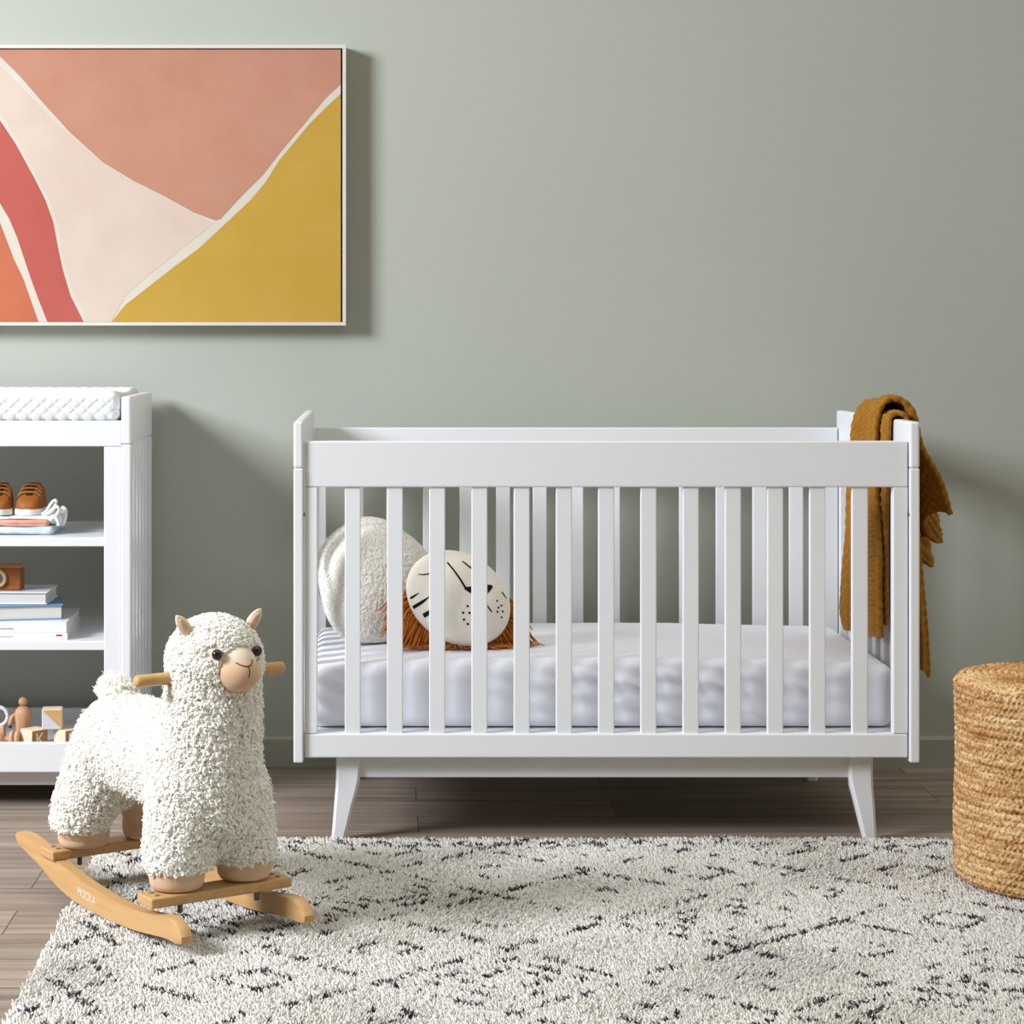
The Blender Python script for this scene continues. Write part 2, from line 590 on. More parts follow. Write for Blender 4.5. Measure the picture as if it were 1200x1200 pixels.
def leg(mirror, ya, yb):
    """splayed tapering leg with a rounded inner shoulder"""
    rows = [(0.2135, -0.097, -0.0440), (0.160, -0.0972, -0.0440), (0.136, -0.0976, -0.0455), (0.115, -0.0985, -0.050),
            (0.080, -0.1015, -0.0595), (0.040, -0.1045, -0.069), (0.004, -0.1078, -0.078), (0.0, -0.107, -0.079)]
    bm = bmesh.new()
    rings = []
    for z, o_, i_ in rows:
        k = z / 0.2135
        hw = (yb - ya) / 2 * (0.62 + 0.38 * k)
        yc = (ya + yb) / 2
        ring = []
        c = min(0.006, (i_ - o_) * 0.25)
        for (sx, sy) in ((o_, -hw + c), (o_ + c, -hw), (i_ - c, -hw), (i_, -hw + c), (i_, hw - c), (i_ - c, hw), (o_ + c, hw), (o_, hw - c)):
            x = sx if not mirror else 2 * CX - sx
            ring.append(bm.verts.new((x - CX, yc + sy - CY, z)))
        rings.append(ring)
    for a, b in zip(rings, rings[1:]):
        for k in range(8):
            bm.faces.new((a[k], a[(k + 1) % 8], b[(k + 1) % 8], b[k]))
    bm.faces.new(rings[0])
    bm.faces.new(rings[-1])
    obj('leg', bm, M['paint'], cot, angle=0.7)


for mir in (False, True):
    leg(mir, 4.590, 4.634)
    leg(mir, 5.218, 5.262)
# small bolt caps on the end posts
for xx in (-0.1652, 1.1228):
    bm = bmesh.new()
    lathe(bm, [(0.004, -0.0012), (0.004, 0.0012)], 12, (xx - CX, YF - 0.002 - CY, 0.705), 'X')
    obj('bolt', bm, M['steel'], cot)

# ---- mattress


def mat_disp(P, n):
    P = P.copy()
    x = P[:, 0]
    top = np.clip(n[:, 2], 0, 1)
    side = 1 - np.abs(n[:, 2])
    P[:, 2] += top * (0.012 * np.clip((x + 0.1) / 0.2, 0, 1) * np.clip((1.15 - x) / 0.45, 0, 1) + 0.002 * vnoise(P, 14, 3))
    # diagonal pulls in the fitted sheet along the long front side
    d = (P[:, 0] * 0.75 + P[:, 2] * 1.0)
    w = np.sin(d * 95 + 2.2 * vnoise(P, 9, 5)) * np.clip(vnoise(P, 7, 8) + 0.25, 0, 1)
    w2 = np.sin((P[:, 0] * 0.25 + P[:, 2]) * 150 + 2.5 * vnoise(P, 11, 15)) * np.clip(vnoise(P, 8, 18) + 0.1, 0, 1)
    P += n * ((w * 0.0085 + w2 * 0.0055) * side * np.clip((0.385 - P[:, 2]) / 0.02, 0, 1))[:, None]
    P += n * (0.0009 * vnoise(P, 45, 9) * top)[:, None]
    return P


V, Fs = rbox((-0.158, 4.622, 0.2385), (1.108, 5.252, 0.374), 0.026, (200, 60, 26), mat_disp)
V[:, 2] = np.maximum(V[:, 2], 0.2385)
mo = weld(np_obj('mattress', V, Fs, M['sheet']))
tag(mo, 'white mattress in a creased fitted sheet lying inside the cot', 'mattress')


# ================================================================== CUSHIONS IN THE COT
def puff(name, center, normal, up, a, b, th, m, parent=None, nu=160, nv=48, disp=None, power=2.4, roll=0.0):
    """puffy round cushion: half-axes a (side), b (up), th (half thickness); returns object and mapper"""
    nz = Vector(normal).normalized()
    ux = Vector(up).cross(nz).normalized()
    uy = nz.cross(ux).normalized()
    ux, uy = (ux * math.cos(roll) + uy * math.sin(roll)), (uy * math.cos(roll) - ux * math.sin(roll))
    C = Vector(center)

    def prof(rho):
        return max(0.0, 1 - rho ** power) ** 0.5
    V = []
    rows = []
    for j in range(nv + 1):
        f = -PI / 2 + PI * j / nv
        rho = math.cos(f)
        hgt = math.copysign(prof(rho), f) if abs(f) > 1e-6 else 0.0
        row = []
        for i in range(nu):
            t = 2 * PI * i / nu
            x, y, z = rho * math.cos(t) * a, rho * math.sin(t) * b, hgt * th
            if disp:
                x, y, z = disp(x, y, z, rho, t)
            row.append(len(V))
            V.append(tuple(C + ux * x + uy * y + nz * z))
        rows.append(row)
    Fq = []
    for r0, r1 in zip(rows, rows[1:]):
        for i in range(nu):
            Fq.append((r0[i], r0[(i + 1) % nu], r1[(i + 1) % nu], r1[i]))

    def surf(x, y, off=0.0008):
        rho = min(0.999, math.hypot(x / a, y / b))
        return C + ux * x + uy * y + nz * (prof(rho) * th + off)
    return np.array(V), np.array(Fq), surf, (C, ux, uy, nz)


# --- large round boucle cushion leaning on the left end
def bdisp(x, y, z, rho, t):
    # soft crease running round one side of the rim
    k = math.exp(-((t - 2.55) / 0.75) ** 2)
    z -= 0.030 * k * math.exp(-((rho - 0.80) / 0.10) ** 2) * (1 if z > 0 else 0)
    w = 0.0035 * (math.sin(3 * t + 1) + math.sin(5 * t)) * rho
    return x + w * math.cos(t), y + w * math.sin(t), z


bc = (X(438, 4.95), 4.95, 0.520)
V, Fq, _, _ = puff('b', bc, (0.30, -0.90, 0.28), (0, 0.2, 1), 0.140, 0.148, 0.070, None, disp=bdisp, nu=220, nv=110)
# looped pile
Pn = V - np.array(bc)
nrm = Pn / np.linalg.norm(Pn, axis=1, keepdims=True)
V = V + nrm * (0.0010 * vnoise(V, 420, 1) + 0.0010 * vnoise(V, 610, 2))[:, None]
V[:, 2] = np.maximum(V[:, 2], 0.3835)
V[:, 0] = np.maximum(V[:, 0], -0.1635)
tag(np_obj('round_cushion', V, [Fq], M['boucle']), 'large round cream boucle cushion propped in the left corner of the cot', 'cushion', 'cushions in the cot')

# --- lion cushion
LY = 4.80
lc = (X(537, LY), LY, Z(701, LY))
lion = thing('lion_cushion', 'small cream lion face cushion with rust yarn mane on the cot mattress', 'cushion', lc, 0, 'cushions in the cot')
roll = 0.64
V, Fq, surf, fr = puff('l', (0, 0, 0), (0.10, -0.955, 0.28), (0, 0, 1), 0.124, 0.100, 0.062, None, power=2.6, roll=-0.62)
C_, ux, uy, nz = fr
Vl = [tuple(v) for v in V]
Fl = [tuple(f) for f in Fq]
nface = len(Fl)
# image-plane frame of the face (right / up) expressed in the cushion's own axes
RIGHT = Vector((1, 0, 0))
UPV = Vector((0, 0, 1))


def face_xy(px, py):
    """position on the face given the drawing's offset from its centre, in millimetre-like picture units"""
    w = RIGHT * ((px - 537) / 523.0) + UPV * (-(py - 701) / 523.0)
    return w.dot(ux), w.dot(uy) / max(0.5, 1.0)


def stroke(pts, widths, n=14):
    c, _ = catmull(pts, n)
    ws = np.interp(np.linspace(0, 1, n), np.linspace(0, 1, len(widths)), widths)
    T = np.gradient(c, axis=0)
    T /= np.linalg.norm(T, axis=1, keepdims=True)
    Nn = np.stack([-T[:, 1], T[:, 0]], 1)
    for i in range(n):
        for s in (-1, 1):
            q = c[i] + Nn[i] * ws[i] / 2 * s
            Vl.append(tuple(surf(*face_xy(q[0], q[1]))))
    base = len(Vl) - 2 * n
    for i in range(n - 1):
        Fl.append((base + 2 * i, base + 2 * i + 1, base + 2 * i + 3, base + 2 * i + 2))


def dot(px, py, r=1.5):
    base = len(Vl)
    for k in range(10):
        a = 2 * PI * k / 10
        Vl.append(tuple(surf(*face_xy(px + r * math.cos(a), py + r * math.sin(a)))))
    Fl.append(tuple(range(base, base + 10)))


stroke([(488, 676), (494, 677), (500, 676), (507, 673)], [1.0, 1.6, 1.6, 0.8])
stroke([(522, 662), (533, 679), (542, 695)], [2.0, 2.2, 2.4])
stroke([(540, 660), (549, 668), (557, 676), (563, 684)], [1.6, 2.0, 2.0, 1.6])
stroke([(540, 694), (547, 696), (556, 697), (568, 693), (574, 690)], [2.4, 9, 17, 12, 3])
stroke([(559, 702), (566, 714), (572, 722)], [2.0, 2.0, 1.6])
stroke([(479, 704), (483, 702), (488, 699)], [3.0, 2.4, 0.6])
stroke([(482, 715), (490, 711), (500, 704)], [4.4, 3.8, 0.6])
stroke([(493, 726), (503, 721), (514, 716)], [5.5, 5.0, 1.0])
stroke([(586, 696), (592, 703)], [1.8, 1.2])
for q in ((543, 716), (537.5, 724), (545, 724), (550, 728), (538.5, 732), (543, 737)):
    dot(*q)
for q in ((579, 708), (584.5, 713), (580.5, 716), (579, 721), (586, 720), (584.5, 727)):
    dot(*q, 1.3)
f4 = np.array([f for f in Fl if len(f) == 4])
f10 = np.array([f for f in Fl if len(f) == 10])
mi = np.concatenate([np.zeros(nface, int), np.ones(len(f4) - nface, int), np.ones(len(f10), int)]).astype(np.int32)
np_obj('face', np.array(Vl), [f4, f10], [M['lion'], M['ink']], lion, midx=mi)
# mane of yarn strands
n = 1300
th_ = rng.uniform(0, 2 * PI, n)
_oz = np.cos(th_) * ux.z + np.sin(th_) * uy.z
th_ = th_[_oz < 0.12]
n = len(th_)
ell = np.stack([np.cos(th_) * 0.118, np.sin(th_) * 0.095], 1)
UXn, UYn, NZn = np.array(ux), np.array(uy), np.array(nz)
root = ell[:, :1] * UXn + ell[:, 1:] * UYn - NZn * rng.uniform(0.004, 0.03, (n, 1))
out = np.cos(th_)[:, None] * UXn + np.sin(th_)[:, None] * UYn
upw = np.clip(out[:, 2:3], 0, 1)
ln = rng.uniform(0.050, 0.078, (n, 1)) * (1 - 0.8 * np.clip(out[:, 2:3] + 0.25, 0, 1))
S = 7
P = np.zeros((n, S, 3))
jit = rng.normal(0, 0.16, (n, 3))
for k in range(S):
    t = k / (S - 1)
    P[:, k] = root + out * ln * (t * 0.75) + jit * ln * t + np.array([0, 0, -1]) * ln * (0.95 * t ** 1.6) * (1 - upw) \
        + np.array([0, 0.02, 0]) * t * upw
zfloor = 0.3895 - lc[2] + rng.uniform(0, 0.007, (n, 1))
P[:, :, 2] = np.maximum(P[:, :, 2], zfloor)
R = np.full((n, S), 0.0017)
R[:, -1] = 0.0010
V, Fs = tubes(P, R, 5)
tag(np_obj('mane', V, Fs, M['rust'], lion), kind='stuff')


# ================================================================== BLANKET OVER THE RIGHT END
def sheet_part(prof_fn, y_fn, nt, ns, th, cell=0.0110, amp=0.0032):
    """prof_fn(t) -> control points (x,z); y_fn(t, s) -> y ; builds a thick knitted sheet"""
    G = np.zeros((nt, ns, 3))
    Ls = []
    for i in range(nt):
        t = i / (nt - 1)
        c, Lg = catmull(prof_fn(t), ns)
        G[i, :, 0], G[i, :, 2] = c[:, 0], c[:, 1]
        G[i, :, 1] = y_fn(t, np.linspace(0, 1, ns))
        Ls.append(Lg)
    ds = np.gradient(G, axis=1)
    dt = np.gradient(G, axis=0)
    Nn = np.cross(ds, dt)
    Nn /= np.linalg.norm(Nn, axis=2, keepdims=True) + 1e-9
    sa = np.cumsum(np.linalg.norm(ds, axis=2), axis=1)
    ta = np.cumsum(np.linalg.norm(dt, axis=2), axis=0)
    k = np.sin(PI * sa / cell) * np.sin(PI * ta / cell)
    k = np.sign(k) * np.abs(k) ** 0.8
    eg = np.minimum.reduce([sa, sa[:, -1:] - sa, ta, ta[-1:] - ta])
    k = k * np.clip(eg / 0.012, 0.25, 1)
    A = G + Nn * (th / 2 + amp * k[..., None])
    B = G - Nn * (th / 2 + amp * k[..., None])
    id_ = np.arange(nt * ns).reshape(nt, ns)
    q1 = np.stack([id_[:-1, :-1], id_[1:, :-1], id_[1:, 1:], id_[:-1, 1:]], -1).reshape(-1, 4)
    off = nt * ns
    q2 = q1[:, ::-1] + off
    rim = []
    loop = np.concatenate([id_[0, :], id_[1:, -1], id_[-1, -2::-1], id_[-2:0:-1, 0]])
    l2 = np.roll(loop, -1)
    rim = np.stack([loop, l2, l2 + off, loop + off], -1)
    V = np.concatenate([A.reshape(-1, 3), B.reshape(-1, 3)])
    return V, [q1, q2, rim]


PX0, PX1, PZ = 1.1240, 1.1446, 0.9025


def layerA(t):          # hugs the end panel, long strip on the outer side
    o = 0.0105 + 0.004 * math.sin(t * 9)
    zb = 0.335 + 0.03 * t
    return [(PX0 - o - 0.004, 0.45 - 0.03 * t), (PX0 - o - 0.004, 0.62), (PX0 - o, 0.80), (PX0 - o, 0.885), (PX0 - 0.003, PZ + 0.009),
            (PX1 + 0.002, PZ + 0.0095), (PX1 + o, 0.885), (PX1 + o + 0.010, 0.80), (PX1 + o + 0.024, 0.62), (PX1 + o + 0.040, 0.45), (PX1 + o + 0.046, zb)]


def yA(t, s):
    return 4.700 + 0.19 * t + 0.0 * s + 0.006 * np.sin(s * 9)


def layerB(t):          # thick folded layer on top, flaring outside in pleats
    inb = 0.026 + 0.008 * math.sin(t * 7.5 + 0.6)
    zt = PZ + 0.040 - 0.016 * t + 0.004 * math.sin(t * 8)
    pl = 0.5 + 0.5 * math.cos(t * 2 * PI * 2.4)
    fl = 0.052 + 0.044 * pl + 0.024 * t
    hem = 0.690 - 0.150 * t + 0.02 * math.sin(t * 14)
    o = 0.030 + 0.012 * pl
    zi = 0.425 - 0.035 * t + (0.05 * max(0, (t - 0.85) / 0.15) ** 2)
    return [(PX0 - inb * 0.85 - 0.004, zi), (PX0 - inb * 1.05, 0.55), (PX0 - inb * 0.95, 0.72), (PX0 - inb, 0.85), (PX0 - inb * 0.75, zt - 0.03),
            (PX0 - 0.004, zt), (PX1 + 0.006, zt), (PX1 + o * 0.8, zt - 0.028), (PX1 + o * 1.2, 0.84), (PX1 + o + fl * 0.5, 0.5 * (0.84 + hem)), (PX1 + o * 0.4 + fl, hem)]


def yB(t, s):
    y0 = 4.735 - 0.050 * np.clip((0.36 - s) / 0.16, 0, 1)
    w = 0.215 + 0.18 * np.clip((0.42 - s) / 0.42, 0, 1) ** 0.7 + 0.06 * np.clip((s - 0.5) / 0.5, 0, 1)
    return y0 + w * t + 0.006 * np.sin(s * 12 + t * 3)


bl = (1.134, 4.90, 0.33)
VA, FA = sheet_part(layerA, yA, 70, 380, 0.009)
VB, FB = sheet_part(layerB, yB, 110, 420, 0.011)
V = np.concatenate([VA, VB]) - np.array(bl)
Fall = FA + [f + len(VA) for f in FB]
blk = np_obj('knitted_blanket', V, Fall, M['mustard'])
blk.location = bl
tag(blk, 'mustard moss stitch knitted blanket draped over right end of the cot', 'blanket')


# ================================================================== PAINTING
PYF = 5.346
p_r, p_t, p_b = X(405.5, PYF), Z(52.5, PYF), Z(381.5, PYF)
p_l = p_r - 1.05
pcx = (p_l + p_r) / 2
pcz = (p_t + p_b) / 2
pic = thing('wall_painting', 'framed abstract painting of salmon, ochre, blush and coral shapes on the sage wall', 'painting', (pcx, WALL - 0.002, p_b))


def ploc(x, y, z):
    return (x - pcx, y - (WALL - 0.002), z - p_b)


bm = bmesh.new()
ft = 0.0085
for (a0, a1, c0, c1) in ((p_l, p_r, p_t - ft, p_t), (p_l, p_r, p_b, p_b + ft), (p_l, p_l + ft, p_b + ft, p_t - ft), (p_r - ft, p_r, p_b + ft, p_t - ft)):
    x0, _, z0 = ploc(a0, 0, c0)
    x1, _, z1 = ploc(a1, 0, c1)
    box(bm, x0, x1, PYF - (WALL - 0.002), 0, z0, z1, 0.0008)
obj('frame', bm, M['frame'], pic)

cy = 5.352                      # canvas face
ins = ft + 0.005
cl, cr_, ct, cb = p_l + ft + 0.002, p_r - ft - 0.005, p_t - ft - 0.0025, p_b + ft + 0.0005


def cpx(c):                     # drawing units (picture crop) -> canvas position
    return X(c[0] / 2.7273, cy), Z(c[1] / 2.7273, cy)


shapes = [
    ('c_salmon', [(-420, 150), (-420, 150), (-300, 60), (-120, 110), (0, 180), (60, 240), (130, 320), (220, 420), (330, 520), (430, 580), (530, 630), (620, 680), (690, 705), (705, 700),
                  (760, 640), (840, 560), (910, 470), (970, 400), (1040, 315), (1110, 250), (1110, 60)]),
    ('c_ochre', [(1110, 280), (1040, 345), (985, 400), (940, 455), (890, 515), (850, 580), (800, 640), (720, 715), (640, 790), (560, 850), (470, 920), (400, 975), (340, 1050), (1110, 1050)]),
    ('c_blush', [(-300, 110), (-120, 140), (0, 212), (60, 272), (160, 377), (280, 482), (350, 540), (480, 610), (600, 674), (682, 714), (640, 748), (560, 812), (480, 876), (400, 945), (345, 1050),
                 (285, 1050), (235, 935), (210, 860), (195, 790), (185, 720), (154, 630), (114, 560), (54, 445), (0, 355), (-120, 240), (-300, 140)]),
    ('c_coral', [(-420, 160), (-300, 190), (-120, 270), (0, 385), (50, 460), (110, 570), (145, 640), (170, 710), (185, 790), (200, 860), (225, 945), (278, 1050), (160, 1050), (120, 950), (95, 880), (75, 820),
                 (55, 760), (30, 700), (0, 650), (-120, 520), (-300, 380), (-420, 330)]),
    ('c_orange', [(-420, 380), (-300, 440), (-120, 580), (0, 712), (20, 765), (45, 830), (75, 893), (95, 950), (130, 1050), (-420, 1050)]),
]
bm = bmesh.new()
x0, _, z0 = ploc(cl, 0, cb)
x1, _, z1 = ploc(cr_, 0, ct)
yy = cy - (WALL - 0.002)
box(bm, x0, x1, yy, -0.010, z0, z1, 0)
box(bm, x0 - 0.0015, x1 + 0.0045, yy + 0.012, -0.004, z0 - 0.0005, z1 + 0.002, 0)  # dark sheet behind the canvas, painted shade for the frame gap
for f in bm.faces:
    f.material_index = 0 if f.normal.y < -0.5 and abs(f.calc_center_median().y - yy) < 1e-4 else 6


def clip(poly, inside, cut):
    o_ = []
    for i in range(len(poly)):
        a, b = poly[i - 1], poly[i]
        if inside(b):
            if not inside(a):
                o_.append(cut(a, b))
            o_.append(b)
        elif inside(a):
            o_.append(cut(a, b))
    return o_


for si, (mn, pts) in enumerate(shapes):
    poly = [cpx(c) for c in pts]
    for ax_, lim, sg in ((0, cl, 1), (0, cr_, -1), (1, cb, 1), (1, ct, -1)):
        def ins_(p): return (p[ax_] - lim) * sg >= 0

        def cut_(a, b):
            t = (lim - a[ax_]) / (b[ax_] - a[ax_])
            return (a[0] + (b[0] - a[0]) * t, a[1] + (b[1] - a[1]) * t)
        poly = clip(poly, ins_, cut_)
    vs = []
    for p in poly:
        q = ploc(p[0], cy - 0.0003 - 0.00004 * si, p[1])
        if vs and (vs[-1].co - Vector(q)).length < 1e-6:
            continue
        vs.append(bm.verts.new(q))
    f = bm.faces.new(vs)
    f.normal_update()
    if f.normal.y > 0:
        f.normal_flip()
    f.material_index = si + 1
    bmesh.ops.triangulate(bm, faces=[f])
me = bpy.data.meshes.new('canvas')
bm.to_mesh(me)
bm.free()
finish(bpy.data.objects.new('canvas', me), [M['c_line'], M['c_salmon'], M['c_ochre'], M['c_blush'], M['c_coral'], M['c_orange'], M['canvas_edge_shade']], pic)


# ================================================================== CHANGING TABLE
TY0, TY1 = 4.912, 5.362
TR = -0.5744
TL = TR - 0.89
TCX, TCY = (TL + TR) / 2, (TY0 + TY1) / 2
tab = thing('changing_table', 'white open-shelved changing table with slatted ends against the wall', 'changing table', (TCX, TCY, 0))


def tbox(bm, x0, x1, y0, y1, z0, z1, bev=0.0018):
    box(bm, x0 - TCX, x1 - TCX, y0 - TCY, y1 - TCY, z0, z1, bev)


for x0, x1 in ((TL, TL + 0.0215), (TR - 0.0215, TR)):
    bm = bmesh.new()
    tbox(bm, x0, x1, TY0 - 0.006, TY1, 0.8375, 0.9465, 0.004)
    tbox(bm, x0, x1, TY0 - 0.006, TY0 + 0.040, 0.078, 0.8368, 0.003)
    tbox(bm, x0, x1, TY1 - 0.045, TY1, 0.078, 0.8368, 0.003)
    tbox(bm, x0, x1, TY0 + 0.03, TY1 - 0.03, 0.082, 0.150, 0.002)
    ep = obj('end_frame', bm, M['paint'], tab)
    for k in range(5):
        yc = TY0 + 0.075 + 0.0655 * k
        bm = bmesh.new()
        tbox(bm, x0 + 0.001, x1 - 0.001, yc, yc + 0.044, 0.148, 0.840, 0.005)
        obj('spindle', bm, M['paint'], ep)
ix0, ix1 = TL + 0.022, TR - 0.022
bm = bmesh.new()
tbox(bm, ix0, ix1, TY0, TY0 + 0.022, 0.832, 0.891, 0.002)
tbox(bm, ix0, ix0 + 0.040, TY0, TY0 + 0.022, 0.152, 0.8314, 0.002)
tbox(bm, ix1 - 0.040, ix1, TY0, TY0 + 0.022, 0.152, 0.8314, 0.002)
tbox(bm, ix0, ix1, TY0, TY0 + 0.022, 0.0845, 0.1514, 0.002)
obj('front_frame', bm, M['paint'], tab)
bm = bmesh.new()
tbox(bm, ix0, ix1, TY0 + 0.020, TY1 - 0.003, 0.868, 0.886)
obj('tabletop', bm, M['paint'], tab)
for zt in (0.623, 0.385):
    bm = bmesh.new()
    tbox(bm, ix0, ix1, TY0 + 0.001, TY1 - 0.002, zt - 0.0205, zt)
    obj('shelf', bm, M['paint'], tab)
bm = bmesh.new()
tbox(bm, ix0, ix1, TY0 + 0.020, TY1 - 0.016, 0.107, 0.126)
obj('shelf', bm, M['paint'], tab)
for z0_, z1_ in ((0.100, 0.157), (0.820, 0.868)):
    bm = bmesh.new()
    tbox(bm, ix0, ix1, TY1 - 0.018, TY1 - 0.002, z0_, z1_)
    obj('back_rail', bm, M['paint'], tab)
for y0_ in (TY0 + 0.045, TY1 - 0.065):
    bm = bmesh.new()
    tbox(bm, TL + 0.03, TR - 0.03, y0_, y0_ + 0.02, 0.046, 0.107)
    obj('apron', bm, M['paint'], tab)
for lx in (TL + 0.035, TR - 0.095):
    for ly in (TY0 + 0.045, TY1 - 0.085):
        bm = bmesh.new()
        tbox(bm, lx, lx + 0.06, ly, ly + 0.04, 0.0, 0.062, 0.004)
        obj('leg', bm, M['paint'], tab)

# changing mat: quilted pad with raised sides
mx0, mx1, my0, my1, mz0, mz1 = TL + 0.030, -0.603, TY0 + 0.012, TY1 - 0.016, 0.8925, 0.966


def quilt(P, n):
    P = P.copy()
    u = (P[:, 0] - P[:, 1] * 0.9 - P[:, 2] * 1.1) / 0.030
    v = (P[:, 0] + P[:, 1] * 0.9 + P[:, 2] * 1.1) / 0.030
    g = np.minimum(np.abs(np.sin(PI * u)), np.abs(np.sin(PI * v)))
    depth = 0.0030 * (1 - np.clip(g * 2.2, 0, 1))
    P -= n * depth[:, None]
    yc = (P[:, 1] - my0) / (my1 - my0)
    P[:, 2] -= np.clip(n[:, 2], 0, 1) * 0.035 * np.sin(PI * np.clip(yc, 0, 1)) ** 2 * np.clip((mx1 - P[:, 0]) / 0.06, 0, 1)
    return P


V, Fs = rbox((mx0, my0, mz0), (mx1, my1, mz1), 0.022, (240, 110, 22), quilt)
V[:, 2] = np.maximum(V[:, 2], 0.8925)
co = np.array([(mx0 + mx1) / 2, (my0 + my1) / 2, 0.8925])
o = weld(np_obj('changing_mat', V - co, Fs, M['pad']))
o.location = co + np.array([0, 0, -0.0055])
tag(o, 'white quilted changing mat lying on top of the changing table', 'changing mat')


# ================================================================== SHELF 1 : FOLDED CLOTHES AND SHOES
def cloth_slab(name, x0, x1, y0, y1, z0, z1, m, seed, label, folds=3, r=None):
    r = r or (z1 - z0) * 0.48
    c = np.array([(x0 + x1) / 2, (y0 + y1) / 2, z0])

    def d(P, n):
        P = P.copy()
        side = 1 - np.abs(n[:, 2])
        P += n * (0.0042 * vnoise(P, 60, seed) + 0.0015 * np.sin((P[:, 2] - z0) / (z1 - z0) * PI * 2 * folds) * side)[:, None]
        P[:, 2] += np.clip(n[:, 2], 0, 1) * 0.0025 * vnoise(P, 30, seed + 1)
        return P
    V, Fs = rbox((x0, y0, z0), (x1, y1, z1), r, (60, 40, 8), d)
    V[:, 2] = np.maximum(V[:, 2], z0)
    V[:, 2] = np.minimum(V[:, 2], z1 + 0.0005)
    o = weld(np_obj(name, V - c, Fs, m))
    o.location = c
    return tag(o, label, 'clothing', 'folded baby clothes on the upper shelf')


cx1 = X(62, 4.975)
cloth_slab('folded_garment', cx1 - 0.235, cx1, 4.972, 5.16, 0.6235, 0.6425, M['cl_blue'], 3,
           'folded pale blue garment at the bottom of the clothes pile on the upper shelf', 1)
cloth_slab('folded_garment', cx1 - 0.230, cx1 - 0.012, 4.976, 5.15, 0.6432, 0.6575, M['cl_pink'], 13,
           'folded dusty pink garment in the middle of the clothes pile', 2)
wg = cloth_slab('folded_garment', cx1 - 0.225, cx1 + 0.002, 4.985, 5.15, 0.6582, 0.6655, M['cl_white'], 23,
                'folded speckled white garment with drawstring loops on top of the clothes pile', 1)
wc = np.array(wg.location)


def ribbon(pts, w, name, parent, m, off):
    """soft folded tie"""
    c, _ = catmull(pts, 30)
    bm = bmesh.new()
    tube_bm(bm, c - np.array(off), w, 8)
    return obj(name, bm, m, parent, smooth=True)


yl = 5.0


def lp(px, py, y=yl):
    return (X(px, y), y, Z(py, y))


ribbon([lp(49, 603), lp(55, 598), lp(60, 590), lp(65, 586), lp(66, 590), lp(61, 597), lp(55, 602), lp(52, 605)], 0.0036, 'drawstring', wg, M['cl_white'], wc)
ribbon([lp(52, 605, 4.99), lp(58, 601, 4.99), lp(66, 594, 4.99), lp(69, 597, 4.99), lp(66, 604, 4.99), lp(60, 610, 4.99), lp(57, 612, 4.99)], 0.0038, 'drawstring', wg, M['cl_white'], wc)
ribbon([lp(60, 608, 5.01), lp(68, 600, 5.01), lp(73, 595, 5.01), lp(76.5, 598, 5.01), lp(76, 607, 5.01), lp(74, 613, 5.01), lp(72, 615, 5.01)], 0.0050, 'drawstring', wg, M['cl_white'], wc)
ribbon([lp(58, 610, 4.985), lp(64, 606, 4.985), lp(68, 611, 4.985), lp(69, 616, 4.985)], 0.0046, 'drawstring', wg, M['cl_white'], wc)


def crumple(P, n):
    return P + n * (0.0042 * vnoise(P, 110, 77) + 0.002 * vnoise(P, 220, 78))[:, None]


V, Fs = rbox((X(56, 5.0), 4.988, 0.6438), (X(74, 5.0), 5.07, 0.674), 0.013, (30, 40, 24), crumple)
weld(np_obj('gathered_end', V - wc, Fs, M['cl_white'], wg))


